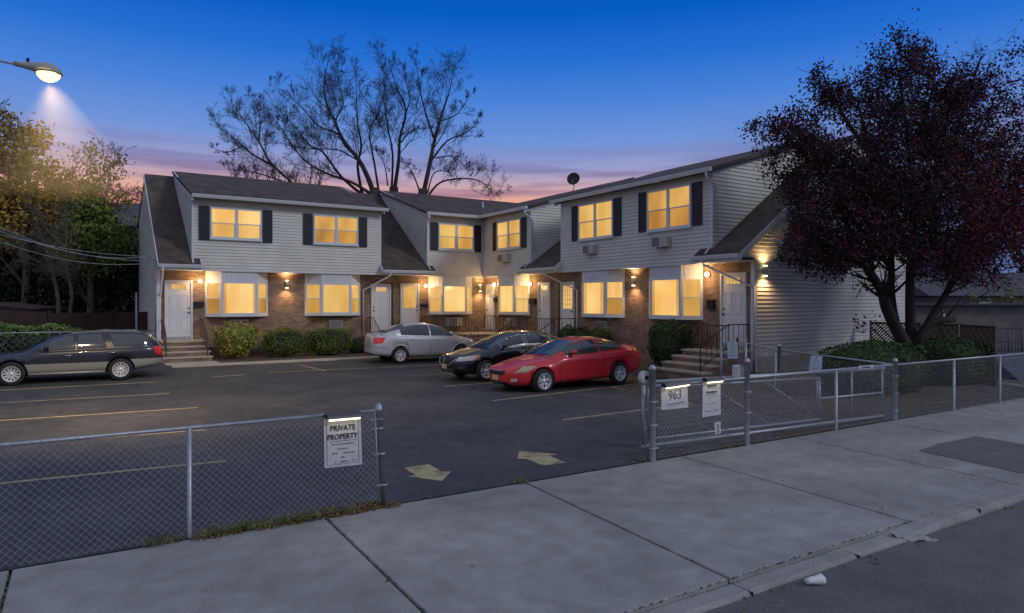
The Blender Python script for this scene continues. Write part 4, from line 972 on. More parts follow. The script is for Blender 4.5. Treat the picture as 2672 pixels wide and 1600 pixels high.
park(blk, 'parked_car', 'black sedan with chrome window line parked behind the red coupe', gnd(1268, 995), 180, 1, 1, 'blackp', dict(
    side=[(1.52, 2.42), (2.50, 3.42), (3.48, 3.86)], windshield=(1.14, 2.02), rear_glass=(3.45, 4.36), wiper=1.14, trim='chrome', mirror=(1.62, 1.02), handles=[(2.25, .84), (3.3, .86)], hmat='chrome',
    sidep=[(((.10, .62), (.62, .66), (.80, .82), (.20, .74)), 'headlight', 'lampglass'), (((.55, .66), (.70, .69), (.84, .82), (.70, .81)), 'turn_signal', 'amber'),
           (((4.50, .74), (4.80, .74), (4.80, .92), (4.45, .92)), 'taillight', 'taillamp'), (((.16, .40), (.34, .40), (.34, .50), (.16, .50)), 'fog_lamp', 'plastic')],
    endp=[(((-.36, .50), (.36, .50), (.46, .72), (-.46, .72)), 'grille', 'dark', True, .008), (((-.50, .27), (.50, .27), (.42, .40), (-.42, .40)), 'lower_intake', 'plastic', True, .006),
          (((-.16, .38), (.16, .38), (.16, .52), (-.16, .52)), 'licence_plate', 'plate', True, .02)],
    seams=[([(1.38, .30), (1.34, .60), (1.42, .93)],), ([(2.46, .24), (2.46, .96)],), ([(3.45, .50), (3.60, .70), (3.62, .97)],)],
    hood_lines=[[(.30, .70), (1.1, .76)]]))
c, t, put, sp, ep, sm = _last
m_ = MB()       # chrome V round the grille and round badge
for sd_ in (-1, 1): m_.tube([c.loc(c.xf(y, z)-.012, sd_*y, z) for y, z in ((.60, .74), (.50, .66), (.36, .54), (.22, .47), (0, .465))], .017, 6)
put(m_, 'grille_surround', 'chrome')
m_ = MB(); x_ = c.xf(0, .63)-.02; m_.tube([c.loc(x_, .065*math.cos(a*PI/8), .63+.065*math.sin(a*PI/8)) for a in range(17)], .010, 6, cap=False); m_.box(c.loc(x_-.012, -.085, .617), c.loc(x_+.008, .085, .643)); put(m_, 'badge', 'chrome')
# red coupe
red = dict(L=4.89, hw=.91, wb=2.72, fo=.98, R=.325, rr=.215, gap=.04, mf=3.2, mr=4.0, zm=.56, nu=3.2, ng=2.9, tumble=.42, spokes=5, twin=True,
           tp=[(0, .60), (.10, .68), (.5, .79), (1.3, .93), (2.2, .96), (3.4, 1.0), (4.2, 1.06), (4.7, 1.04), (4.84, .96), (4.89, .86)],
           bt=[(0, .26), (.5, .17), (1.0, .17), (3.9, .19), (4.4, .24), (4.89, .36)],
           rp=[(1.30, .92), (1.85, 1.17), (2.3, 1.33), (2.75, 1.40), (3.15, 1.385), (3.6, 1.30), (4.1, 1.15), (4.45, 1.05)])
park(red, 'parked_car', 'red two door coupe with silver wheels parked nearest the gate', gnd(1418, 1023), 181.5, 1, 1, 'red', dict(
    side=[(1.78, 2.92, 'side_window', .03, .84), (3.0, 3.82, 'side_window', .05, .80)], windshield=(1.36, 2.26), rear_glass=(3.35, 4.36), wiper=1.36, mirror=(1.98, .99), handles=[(2.85, .80)],
    sidep=[(((.17, .56), (.50, .585), (.80, .735), (.46, .735)), 'headlight', 'lampyellow'), (((4.50, .72), (4.80, .74), (4.82, .92), (4.44, .92)), 'taillight', 'taillamp'),
           (((.14, .33), (.27, .33), (.27, .42), (.14, .42)), 'fog_lamp', 'lampglass')],
    endp=[(((-.30, .50), (.30, .50), (.40, .62), (-.40, .62)), 'grille', 'dark', True, .010), (((-.44, .25), (.44, .25), (.40, .34), (-.40, .34)), 'lower_intake', 'dark', True, .008),
          (((-.15, .36), (.15, .36), (.15, .50), (-.15, .50)), 'licence_plate', 'plate', True, .016)],
    seams=[([(1.55, .26), (1.50, .60), (1.62, .90)],), ([(3.0, .26), (3.08, .60), (3.05, .94)],), ([(.62, .36), (.60, .57)],)],
    hood_lines=[[(.22, .60), (.9, .70), (1.28, .74)]]), pitch=1.1)
c, t, put, sp, ep, sm = _last
m_ = MB(); x_ = c.xf(0, .60); m_.tube([c.loc(c.xf(abs(y), .625)-.015, y, .625-.02*(1-abs(y)/.2)) for y in (-.22, -.1, 0, .1, .22)], .016, 6); put(m_, 'badge', 'chrome')
m_ = MB(); m_.tube([c.loc(4.58+.02*abs(y), y, 1.062-.07*(abs(y)/.72)**4) for y in (-.72, -.5, -.25, 0, .25, .5, .72)], .024, 8); put(m_, 'spoiler', 'red')
# silver sedan (tail to the left)
sil = dict(L=4.39, hw=.867, wb=2.525, fo=.86, R=.315, rr=.205, gap=.04, mf=3.4, mr=5.0, zm=.60, nu=3.6, ng=3.2, tumble=.34, spokes=5, twin=True,
           tp=[(0, .66), (.12, .76), (.45, .90), (1.05, 1.0), (2.0, 1.02), (3.2, 1.07), (3.8, 1.12), (4.2, 1.13), (4.34, 1.06), (4.39, .92)],
           bt=[(0, .28), (.5, .20), (1.0, .19), (3.4, .21), (3.9, .26), (4.39, .34)],
           rp=[(.80, .95), (1.3, 1.20), (1.75, 1.41), (2.2, 1.505), (2.65, 1.51), (3.1, 1.45), (3.6, 1.29), (4.02, 1.13)])
park(sil, 'parked_car', 'silver compact sedan parked tail first near the twin doors', gnd(1043.6, 949), -3, -1, -1, 'silver', dict(
    side=[(1.20, 2.12), (2.20, 3.06), (3.09, 3.34)], windshield=(.86, 1.72), rear_glass=(3.14, 3.92), mirror=(1.32, 1.06), handles=[(1.95, .88), (2.9, .90)],
    sidep=[(((.12, .66), (.5, .70), (.72, .90), (.25, .82)), 'headlight', 'lampglass'), (((4.06, .78), (4.30, .77), (4.29, .99), (3.93, 1.0)), 'taillight', 'taillamp')],
    endp=[(((.56, .77), (.72, .77), (.72, .98), (.52, .99)), 'taillight', 'taillamp', False, .010), (((-.72, .77), (-.56, .77), (-.52, .99), (-.72, .98)), 'taillight', 'taillamp', False, .010),
          (((-.17, .74), (.17, .74), (.17, .87), (-.17, .87)), 'licence_plate', 'plate', False, .012), (((-.55, .64), (.55, .64), (.55, .65), (-.55, .65)), 'bumper_seam', 'dark', False, .003),
          (((-.5, .34), (.5, .34), (.5, .42), (-.5, .42)), 'bumper_vent', 'plastic', False, .004)],
    seams=[([(1.16, .30), (1.12, .6), (1.20, .96)],), ([(2.16, .27), (2.16, .99)],), ([(2.98, .44), (3.12, .7), (3.10, 1.02)],), ([(3.92, .62), (4.30, .64)],)]))
c, t, put, sp, ep, sm = _last
m_ = MB(); m_.tube([c.loc(4.27, y, 1.125-.05*(abs(y)/.7)**3) for y in (-.7, -.4, 0, .4, .7)], .02, 6); put(m_, 'spoiler', 'silver')
m_ = MB()
for a in (.86, .86+2.525):
    for sd_ in (-1, 1):
        m_ = MB(); P_ = [];  R_0 = .315+.075
        for i in range(15): th = -.15+(PI+.3)*i/14; x_ = a+R_0*math.cos(th); z_ = .315+R_0*math.sin(th); P_.append(c.loc(x_, sd_*(c.y(x_, z_)+.0), z_))
        m_.tube(P_, .022, 6); put(m_, 'arch_flare', 'silver')
# two tone wagon (nose to the left)
wag = dict(L=4.72, hw=.87, wb=2.65, fo=.93, R=.332, rr=.215, gap=.045, mf=4.0, mr=5.5, zm=.60, nu=4.0, ng=3.4, tumble=.32, spokes=6, twin=True,
           tp=[(0, .66), (.10, .74), (.5, .83), (1.2, .93), (2.0, .96), (3.4, .99), (4.3, 1.02), (4.64, 1.02), (4.72, .92)],
           bt=[(0, .34), (.5, .25), (1.0, .23), (3.7, .25), (4.3, .34), (4.72, .42)],
           rp=[(1.18, .93), (1.65, 1.18), (2.05, 1.38), (2.45, 1.46), (3.3, 1.49), (4.0, 1.46), (4.3, 1.38), (4.52, 1.20), (4.66, 1.03)])
park(wag, 'parked_car', 'navy station wagon with beige lower panels and roof rails at far left', gnd(314.6, 992.5), 178, -1, 1, 'navy', dict(
    side=[(1.60, 2.42, 'side_window', .03, .86), (2.50, 3.22, 'side_window', .03, .86, 0, -.3), (3.42, 4.36, 'side_window', .05, .84, -.35, 0)], windshield=(1.22, 2.0), rear_glass=(4.22, 4.60, 'rear_window', .84) if False else (4.2, 4.6), mirror=(1.74, 1.0), handles=[(2.26, .80), (3.36, .85)], hmat='chrome',
    sidep=[(((.10, .60), (.42, .62), (.48, .76), (.16, .72)), 'headlight', 'lampglass'), (((4.52, .72), (4.70, .72), (4.70, .98), (4.44, .98)), 'taillight', 'taillamp')],
    endp=[(((-.4, .56), (.4, .56), (.42, .70), (-.42, .70)), 'grille', 'dark', True, .008), (((.5, .72), (.74, .72), (.72, .98), (.5, .98)), 'taillight', 'taillamp', False, .01), (((-.74, .72), (-.5, .72), (-.5, .98), (-.72, .98)), 'taillight', 'taillamp', False, .01)],
    seams=[([(1.36, .30), (1.34, .6), (1.42, .92)],), ([(2.46, .26), (2.46, .94)],), ([(3.22, .55), (3.36, .7), (3.40, .95)],)],
    hood_lines=[[(.30, .66), (1.1, .74)]]))
c, t, put, sp, ep, sm = _last
def skin(c, put, nm, m, xa, xb, z0, z1, off, nx_=40, nz_=8):
    """cladding that follows the body side between two edges xa(z) and xb(z)"""
    for sd_ in (-1, 1):
        s_ = MB()
        for i in range(nx_+1):
            for j in range(nz_+1):
                z = z0+(z1-z0)*j/nz_; x = xa(z)+(xb(z)-xa(z))*i/nx_; zz = max(z, c.bot(x)+.025); s_.v.append(c.loc(x, sd_*(c.y(x, zz)+off), zz))
        for i in range(nx_):
            for j in range(nz_): k0 = i*(nz_+1)+j; s_.f.append((k0, k0+1, k0+nz_+2, k0+nz_+1)); s_.sm.append(True)
        put(s_, nm, m)
ar = lambda z: math.sqrt(max(.0, .380**2-(z-.337)**2))
skin(c, put, 'lower_cladding', 'beige', lambda z: .93+ar(z), lambda z: .93+2.65-ar(z), .27, .58, .008)
skin(c, put, 'rear_cladding', 'beige', lambda z: .93+2.65+ar(z), lambda z: 4.695, .30, .63, .008)
skin(c, put, 'front_cladding', 'beige', lambda z: .03, lambda z: .93-ar(z), .30, .56, .008, 20)
ep(((-.80, .44), (.80, .44), (.80, .62), (-.80, .62)), 'rear_bumper', 'beige', False, .03); ep(((-.78, .36), (.78, .36), (.78, .54), (-.78, .54)), 'front_bumper', 'beige', True, .02)
m_ = MB()
for sd_ in (-1, 1): m_.tube([c.loc(x_, sd_*(c.hw+.004), .30) for x_ in (1.33, 2.2, 3.18)], .035, 8)
put(m_, 'sill', 'beige')
for sd_ in (-1, 1):
    m_ = MB(); yy = sd_*.53; m_.tube([c.loc(x_, yy, c.gzt(x_, .53)+h_) for x_, h_ in ((2.3, .01), (2.38, .06), (3.2, .065), (4.0, .06), (4.12, .01))], .016, 6); put(m_, 'roof_rail', 'beige')
for x_ in (2.75, 3.65):
    m_ = MB(); m_.tube([c.loc(x_, -.53, c.gzt(x_, .53)+.07), c.loc(x_, .53, c.gzt(x_, .53)+.07)], .014, 6); put(m_, 'crossbar', 'plastic')

# ---------------------------------------------------------------- chain link fences
YF = 7.60
def chain(mb, A_, B_, z0, z1, p=.036, r=.0017, keep=None):
    """woven wires between ground points A_ and B_"""
    A_, B_ = Vector(A_), Vector(B_); d = (B_-A_); Ln = d.length; d.normalize(); n = int(Ln/p); hs = p; nz = int((z1-z0)/hs)
    nn = Vector((-d.y, d.x, 0))
    for i in range(n):
        pts = []
        for k_ in range(nz+1):
            u = i*p+(p if (k_+i) % 2 else 0); q = A_+d*u; pts.append((q.x+nn.x*.003*(1 if k_ % 2 else -1), q.y+nn.y*.003*(1 if k_ % 2 else -1), z0+k_*hs))
        if keep: pts = [q for q in pts if keep(q)]
        if len(pts) > 1: mb.tube(pts, r, 3, smooth=False, cap=False)
        # twisted knuckles at the top
        q = pts[-1]; mb.tube([q, (q[0]+d.x*p*.35, q[1], q[2]+.022)], r*1.3, 3, smooth=False, cap=False)
def post(par, P, h, r, name='post', capr=None):
    m_ = MB(); P = Vector(P); pr = [(r, -.1), (r, h-.05), (r*1.18, h-.05), (r*1.18, h-.02), (r*1.0, h), (r*.6, h+.022), (.001, h+.03)] if capr else [(r, -.1), (r, h), (.001, h)]
    m_.lathe(pr, P, 'z', 16); return m_.build(name, 'metal', par)
fl = thing('chain_link_fence', 'left chain link fence carrying the private property sign', 'fence', (1.0, 7.62, 0), 'chain link fences')
Pend = Vector((3.11, 7.66, 0)); Pm = Vector((1.0, 7.66, 0)); Pl = Vector((-4.2, 7.66, 0))
m_ = MB(); chain(m_, (-2.2, 7.64, 0), (3.02, 7.64, 0), .03, 1.13, r=.0019); m_.build('chain_mesh', 'wire', fl)
# leaning end post
m_ = MB(); m_.tube([(3.12, 7.68, -.1), (3.03, 7.66, 1.12), (3.03, 7.66, 1.12), (3.03, 7.66, 1.17)], [.038, .038, .044, .044], 16, smooth=True); m_.lathe([(.044, 0), (.036, .025), (.02, .042), (.001, .048)], (3.03, 7.66, 1.17), 'z', 16); m_.build('post', 'metal', fl)
post(fl, Pm, 1.14, .024); post(fl, (-1.35, 7.66, 0), 1.14, .024)
m_ = MB(); m_.tube([(-4.2, 7.66, 1.11), (3.0, 7.66, 1.13)], .020, 8); m_.build('top_rail', 'metal', fl)
m_ = MB(); m_.tube([(3.02, 7.63, .05), (2.975, 7.63, 1.12)], .007, 5); m_.build('tension_bar', 'metal', fl)
for z in (.25, .62, .92, 1.03): m_ = MB(); x_ = 3.12-.08*z; m_.lathe([(.043, -.012), (.047, -.008), (.047, .008), (.043, .012)], (x_, 7.67, z), 'z', 14); m_.box((x_-.11, 7.645, z-.01), (x_-.03, 7.655, z+.01)); m_.build('band', 'metal', fl)
# right fence
fr_ = thing('chain_link_fence', 'long right chain link fence in front of the sliding gate', 'fence', (14, 7.6, 0), 'chain link fences')
X0, X1 = 7.38, 23.3
m_ = MB(); chain(m_, (7.45, 7.58, 0), (14.1, 7.58, 0), .04, 1.12); m_.build('chain_mesh', 'wire', fr_)
m_ = MB(); chain(m_, (14.12, 7.56, 0), (22.6, 7.50, 0), .04, 1.12, p=.045); m_.build('chain_mesh', 'wire', fr_)
post(fr_, (7.36, 7.60, 0), 1.43, .048, capr=1); post(fr_, (9.52, 7.60, 0), 1.44, .046, capr=1); post(fr_, (14.08, 7.60, 0), 1.24, .046, capr=1)
post(fr_, (12.05, 7.60, 0), 1.12, .026)
for x_ in (16.4, 18.6, 20.8): post(fr_, (x_, 7.56, 0), 1.12, .026)
m_ = MB(); m_.tube([(7.4, 7.62, 1.13), (14.08, 7.62, 1.13)], .026, 8); m_.build('top_rail', 'metal', fr_)
m_ = MB(); m_.tube([(14.08, 7.6, 1.13), (23.3, 7.54, 1.13)], .022, 8); m_.build('top_rail', 'metal', fr_)
for x_ in (7.36, 9.52, 14.08):
    for z in (.2, .55, .9): m_ = MB(); m_.lathe([(.048, -.012), (.053, -.008), (.053, .008), (.048, .012)], (x_, 7.6, z), 'z', 14); m_.box((x_+.03, 7.575, z-.012), (x_+.10, 7.59, z+.012)); m_.build('band', 'metal', fr_)
# sliding gate standing open behind it
gt = thing('sliding_gate', 'galvanised sliding gate standing open behind the right fence', 'gate', (10, 7.85, 0)); YG_ = 7.88
def G(x, y): return atY(x, y, YG_)
def gtube(pts, r, nm='frame_tube', m='metal'):
    m_ = MB(); m_.tube([G(*q) for q in pts], r, 8, smooth=True); return m_.build(nm, m, gt)
gtube([(1679, 1005), (1681, 1172)], .030); gtube([(1692, 1012), (1694, 1148)], .018)
gtube([(1675, 1166), (2304, 1085)], .032, 'bottom_rail'); gtube([(1692, 1146), (2138, 1094)], .020)
gtube([(1690, 998), (2307, 961)], .030, 'top_track'); gtube([(1700, 1012), (2138, 986)], .018)
for x_, a, b_ in ((2138, 985, 1098), (2132, 987, 1093), (2222, 968, 1092), (2302, 962, 1086)): gtube([(x_, a), (x_+1, b_)], .018 if x_ != 2132 else .012, 'upright')
gtube([(2140, 1040), (2301, 1025)], .022, 'middle_rail')
for l in (((1740, 1052), (1866, 1130)), ((1882, 1027), (2009, 1108)), ((2003, 1000), (2136, 1090))): gtube(l, .010, 'brace')
m_ = MB(); a, b_ = G(1682, 1100), G(2138, 1090); chain(m_, (a.x, YG_, 0), (b_.x, YG_, 0), .20, 1.12, p=.05); m_.build('chain_mesh', 'wire', gt)
# gate rollers
M['roller'] = mat('roller', (.55, .54, .50), .5, noise=.15, nscale=10)
for (px, py, sz, lb) in ((1681, 985, .10, 'white round gate roller on the left gate post'), (1930, 968, .075, 'boxy grey gate roller on the middle gate post')):
    q = atY(px, py, 7.72); t = thing('gate_roller', lb, 'roller', q, 'gate rollers')
    m_ = MB()
    if sz > .09: m_.lathe([(.02, -.05), (.085, -.05), (.10, -.035), (.10, .035), (.085, .05), (.02, .05)], q, 'y', 24)
    else: m_.prism([(q.x-.10, q.y-.05, q.z-.10), (q.x+.06, q.y-.05, q.z-.10), (q.x+.06, q.y-.05, q.z+.06), (q.x+.03, q.y-.05, q.z+.10), (q.x-.08, q.y-.05, q.z+.10), (q.x-.10, q.y-.05, q.z+.07)], (0, .12, 0))
    m_.build('wheel_cover', 'roller', t)
    m_ = MB()
    if sz > .09: m_.lathe([(.001, -.056), (.035, -.056), (.035, -.05)], q, 'y', 16)
    else: m_.box((q.x+.06, q.y-.05, q.z-.08), (q.x+.09, q.y+.05, q.z+.03))
    m_.box((q.x+.02, q.y-.02, q.z-.025), (q.x+.26, q.y+.0, q.z+.025)); m_.build('bracket', 'dark', t)
# ---------------------------------------------------------------- signs
M['signwhite'] = mat('signwhite', (.46, .47, .48), .6, noise=.12, nscale=14); M['ink'] = mat('ink', (.03, .03, .035), .7); M['ink2'] = mat('ink2', (.13, .13, .14), .7)
M['blueink'] = mat('blueink', (.05, .08, .16), .7); M['redink'] = mat('redink', (.35, .05, .04), .7); M['bluewhite'] = mat('bluewhite', (.36, .43, .52), .6)
M['housing'] = mat('housing', (.015, .015, .03), .4, spec=.6); M['strip'] = mat('strip', (1, .9, .75), .4, emit=(1, .80, .50), estr=3.2)
def sign(name, label, corners, Y, lamp=True, m='signwhite', th=.006):
    """corners in photo pixels: top-left, top-right, bottom-right, bottom-left; a thin board in the plane y=Y"""
    C_ = [atY(x, y, Y) for x, y in corners]; c0 = (C_[2]+C_[3])/2
    t = thing(name, label, 'sign', c0, 'signs on the fences'); m_ = MB(); m_.prism([C_[0], C_[1], C_[2], C_[3]], (0, th, 0)); m_.build('panel', m, t)
    U = (C_[1]-C_[0]); V = (C_[3]-C_[0])
    def pt(u, v, n=.004): return C_[0]+U*u+V*v+Vector((0, -n, 0))
    if lamp:
        h_ = MB(); a, b_ = pt(.05, -.03), pt(.97, -.03); ux = (b_-a).normalized()
        for (y0, y1, z0, z1) in ((0, .09, 0.0, .05),): h_.prism([a+Vector((0, .03, -.005)), a+Vector((0, -.085, -.005)), a+Vector((0, -.072, .02)), a+Vector((0, -.05, .055)), a+Vector((0, .03, .055))], b_-a)
        h_.build('lamp_housing', 'housing', t)
        s_ = MB(); s_.prism([a+ux*.02+Vector((0, -.084, -.006)), b_-ux*.02+Vector((0, -.084, -.006)), b_-ux*.02+Vector((0, -.070, -.026)), a+ux*.02+Vector((0, -.070, -.026))], (0, .03, 0)); s_.build('light_strip', 'strip', t)
        ld = bpy.data.lights.new('strip_light', 'AREA'); ld.shape = 'RECTANGLE'; ld.size = U.length*.85; ld.size_y = .02; ld.energy = .30; ld.color = (1, .80, .5)
        lo = bpy.data.objects.new('strip_light', ld); col.objects.link(lo); lo.parent = t; lo.location = (a+b_)/2+Vector((0, -.075, -.03))-c0; lo.rotation_euler = (math.radians(-25), 0, math.atan2(ux.y, ux.x))
    return t, pt, U, V
def bar(mb, pt, u0, u1, v0, v1, n=.003): mb.add([pt(u0, v0, n), pt(u1, v0, n), pt(u1, v1, n), pt(u0, v1, n)], [(0, 1, 2, 3)])
def scribble(mb, pt, u0, u1, v, hgt, seed, gap=.2):    # a line of small print too small to read
    R = random.Random(seed); u = u0
    while u < u1:
        wl_ = R.uniform(.03, .09)
        if R.random() > gap:
            k_ = u
            while k_ < min(u+wl_, u1): w_ = R.uniform(.006, .014); bar(mb, pt, k_, k_+w_, v+R.uniform(0, hgt*.4), v+hgt*R.uniform(.7, 1.0)); k_ += w_+R.uniform(.003, .008)
        u += wl_+.018
t, pt, U, V = sign('sign', 'white private property notice under a lit lamp on the left fence', ((845, 1096), (941, 1088), (945, 1212), (847, 1222)), 7.60)
text_mesh('PRIVATE', .086, 'ink', pt(.50, .245), U, t, sx=.92, bold=.0012); text_mesh('PROPERTY', .086, 'ink', pt(.49, .425), U, t, sx=.86, bold=.0012)
m_ = MB(); bar(m_, pt, .14, .88, .465, .475)
for u0, u1, v0, v1 in ((.06, .94, .03, .04), (.06, .94, .945, .955), (.06, .075, .04, .945), (.925, .94, .04, .945)): bar(m_, pt, u0, u1, v0, v1)
for i, (u0, u1, v) in enumerate(((.20, .80, .51), (.36, .64, .61), (.20, .82, .70), (.45, .54, .79), (.14, .86, .88))): scribble(m_, pt, u0, u1, v, .042, i)
m_.build('small_print', 'ink2', t)
t, pt, U, V = sign('sign', 'white 963 number plate under a lit lamp on the right fence', ((1725, 1012), (1794, 1002), (1796, 1064), (1726, 1070)), 7.56)
text_mesh('963', .205, 'ink2', pt(.51, .60), U, t, sx=.95)
m_ = MB(); scribble(m_, pt, .18, .88, .76, .08, 21, .1); scribble(m_, pt, .15, .9, .88, .03, 22, .1); m_.build('small_print', 'ink2', t)
t, pt, U, V = sign('sign', 'tall narrow private notice under a lit lamp beside the number plate', ((1834, 998), (1880, 994), (1881, 1082), (1833, 1089)), 7.56)
text_mesh('PRIVATE', .055, 'ink', pt(.5, .16), U, t, sx=1.0, bold=.0008); text_mesh('PROPERTY', .052, 'ink', pt(.5, .335), U, t, sx=1.0, bold=.0008)
m_ = MB()
for i, (u0, u1, v, h_) in enumerate(((.15, .9, .37, .03), (.2, .85, .44, .03), (.35, .6, .53, .025), (.2, .82, .62, .03), (.46, .56, .72, .02), (.12, .9, .83, .035))): scribble(m_, pt, u0, u1, v, h_, 30+i)
bar(m_, pt, .12, .9, .195, .205); m_.build('small_print', 'ink2', t)
t, pt, U, V = sign('sign', 'tiny white tag with two black marks low on the right fence', ((1864, 1103), (1880, 1100), (1881, 1131), (1866, 1134)), 7.57, lamp=False)
m_ = MB()
for (u0, u1, v0, v1) in ((.30, .66, .20, .26), (.58, .68, .26, .44), (.34, .62, .44, .52), (.34, .44, .52, .60), (.40, .70, .72, .78), (.48, .60, .66, .90), (.30, .45, .82, .88)): bar(m_, pt, u0, u1, v0, v1)
m_.build('marks', 'ink', t)
t, pt, U, V = sign('sign', 'small white strip with black letters lying on the top rail', ((2241, 955), (2280, 952), (2279, 960.5), (2240, 963.5)), 7.585, lamp=False)
text_mesh('LE PUT TBNZK', .042, 'ink', pt(.5, .82), U, t, sx=1.02, bold=.001)
# fence that runs back from the corner post to the steps
gb_ = thing('chain_link_fence', 'inner chain link fence running from the corner post back to the steps', 'fence', (15, 10.5, .1), 'chain link fences')
A1 = Vector((14.08, 7.65, 0)); A2 = Vector((15.15, 11.1, 0)); A3 = Vector((16.3, 13.35, .0)); A4 = Vector((15.95, 13.55, 0))
m_ = MB(); chain(m_, A1, A2, .1, 1.14, p=.055); m_.build('chain_mesh', 'wire', gb_); m_ = MB(); chain(m_, A2, A3, .12, 1.18, p=.055); m_.build('chain_mesh', 'wire', gb_)
post(gb_, A2, 1.32, .04, capr=1); post(gb_, A2+Vector((.12, .2, 0)), 1.22, .022); post(gb_, A3, 1.40, .035, capr=1)
m_ = MB(); m_.tube([(A1.x, A1.y, 1.13), (A2.x, A2.y, 1.19)], .022, 8); m_.build('top_rail', 'metal', gb_); m_ = MB(); m_.tube([(A2.x, A2.y, 1.17), (A3.x, A3.y, 1.27)], .022, 8); m_.build('top_rail', 'metal', gb_)
wg = thing('walk_gate', 'narrow walk gate with a white notice before the rightmost steps', 'gate', (15.4, 13.2, 0))
a = atD(1882, 880, 18.6); b_ = atD(1946, 885, 18.2)
for q in (a, b_): m_ = MB(); m_.tube([(q.x, q.y, 0), (q.x, q.y, q.z)], .028, 8); m_.build('post', 'metal', wg)
m_ = MB(); m_.tube([(a.x, a.y, 1.30), (b_.x, b_.y, 1.30)], .018, 6); m_.build('top_rail', 'metal', wg)
m_ = MB(); chain(m_, (a.x, a.y, 0), (b_.x, b_.y, 0), .15, 1.28, p=.06); m_.build('chain_mesh', 'wire', wg)
def sign3(label, corners, D, m, extra):
    C_ = [atD(x, y, D) for x, y in corners]; t = thing('sign', label, 'sign', (C_[2]+C_[3])/2, 'signs on the fences'); nrm = (C_[1]-C_[0]).cross(C_[3]-C_[0]).normalized()
    if nrm.dot(Vector((0, 0, 0))-C_[0]) < 0: nrm = -nrm
    m_ = MB(); m_.prism(C_, -nrm*.006); m_.build('panel', m, t); U = C_[1]-C_[0]; V = C_[3]-C_[0]
    def pt(u, v, n=.003): return C_[0]+U*u+V*v+nrm*n
    extra(t, pt); return t
def ex1(t, pt):
    m_ = MB(); bar(m_, pt, .42, .56, .06, .16)
    for i in range(6): scribble(m_, pt, .15, .85, .25+i*.11, .05, 50+i)
    m_.build('print', 'blueink', t)
def ex2(t, pt):
    m_ = MB()
    for u0, u1, v0, v1 in ((.04, .96, .03, .08), (.04, .96, .92, .97), (.04, .10, .08, .92), (.90, .96, .08, .92)): bar(m_, pt, u0, u1, v0, v1)
    m_.build('border', 'redink', t); m_ = MB(); bar(m_, pt, .30, .74, .38, .48); bar(m_, pt, .38, .62, .30, .38); scribble(m_, pt, .2, .8, .62, .08, 71); scribble(m_, pt, .2, .8, .76, .06, 72); m_.build('print', 'ink2', t)
sign3('white paper notice hanging on the narrow walk gate', ((1898, 893), (1925, 893), (1926, 936), (1899, 936)), 18.0, 'bluewhite', ex1)
sign3('small square notice with red border near the black drain pipe', ((1987, 909), (2007, 907), (2007, 930), (1987, 932)), 18.4, 'signwhite', ex2)
sign3('pale blue notice on the inner fence in front of the clipped hedge', ((2117, 927), (2146, 930), (2144, 971), (2111, 968)), 15.6, 'bluewhite', ex1)

# ---------------------------------------------------------------- plants
rng = np.random.default_rng(11)
def leaf_mesh(name, centres, size, m, parent, jitter=.5, normals=None, aspect=.6, flat=0.0):
    n = len(centres); c = np.asarray(centres); a = rng.normal(size=(n, 3)); 
    if normals is not None: a = a*.55+np.asarray(normals)*1.0
    a[:, 2] += flat; a /= np.linalg.norm(a, axis=1)[:, None]
    b = rng.normal(size=(n, 3)); u = np.cross(a, b); u /= np.linalg.norm(u, axis=1)[:, None]; v = np.cross(a, u)
    s = size*rng.uniform(1-jitter, 1+jitter, n)[:, None]
    V = np.stack([c-u*s, c+v*s*aspect, c+u*s, c-v*s*aspect], 1)-np.array(wloc(parent)) if parent else np.stack([c-u*s, c+v*s*aspect, c+u*s, c-v*s*aspect], 1)
    me = bpy.data.meshes.new(name); me.vertices.add(4*n); me.vertices.foreach_set('co', V.reshape(-1)); me.loops.add(4*n); me.loops.foreach_set('vertex_index', np.arange(4*n))
    me.polygons.add(n); me.polygons.foreach_set('loop_start', np.arange(0, 4*n, 4)); me.polygons.foreach_set('loop_total', np.full(n, 4)); me.materials.append(M[m]); me.update(calc_edges=True)
    o = bpy.data.objects.new(name, me); col.objects.link(o)
    if parent: o.parent = parent
    return o
M['leaf_plum'] = leafmat('leaf_plum', (.024, .012, .018), (.066, .021, .032), 2.0)
M['leaf_hedge'] = leafmat('leaf_hedge', (.022, .05, .012), (.05, .095, .022), 3); M['leaf_gold'] = leafmat('leaf_gold', (.14, .15, .035), (.42, .36, .08), 4)
M['leaf_box'] = leafmat('leaf_box', (.06, .10, .02), (.16, .20, .04), 3); M['leaf_dark'] = leafmat('leaf_dark', (.010, .018, .009), (.035, .050, .020), .9)
M['leaf_yellow'] = leafmat('leaf_yellow', (.20, .18, .04), (.44, .27, .06), .8); M['leaf_green'] = leafmat('leaf_green', (.07, .12, .025), (.20, .24, .05), 1.2)
M['leaf_bright'] = leafmat('leaf_bright', (.07, .13, .03), (.20, .28, .08), 5); M['leaf_olive'] = leafmat('leaf_olive', (.14, .14, .05), (.26, .22, .07), 1.5)
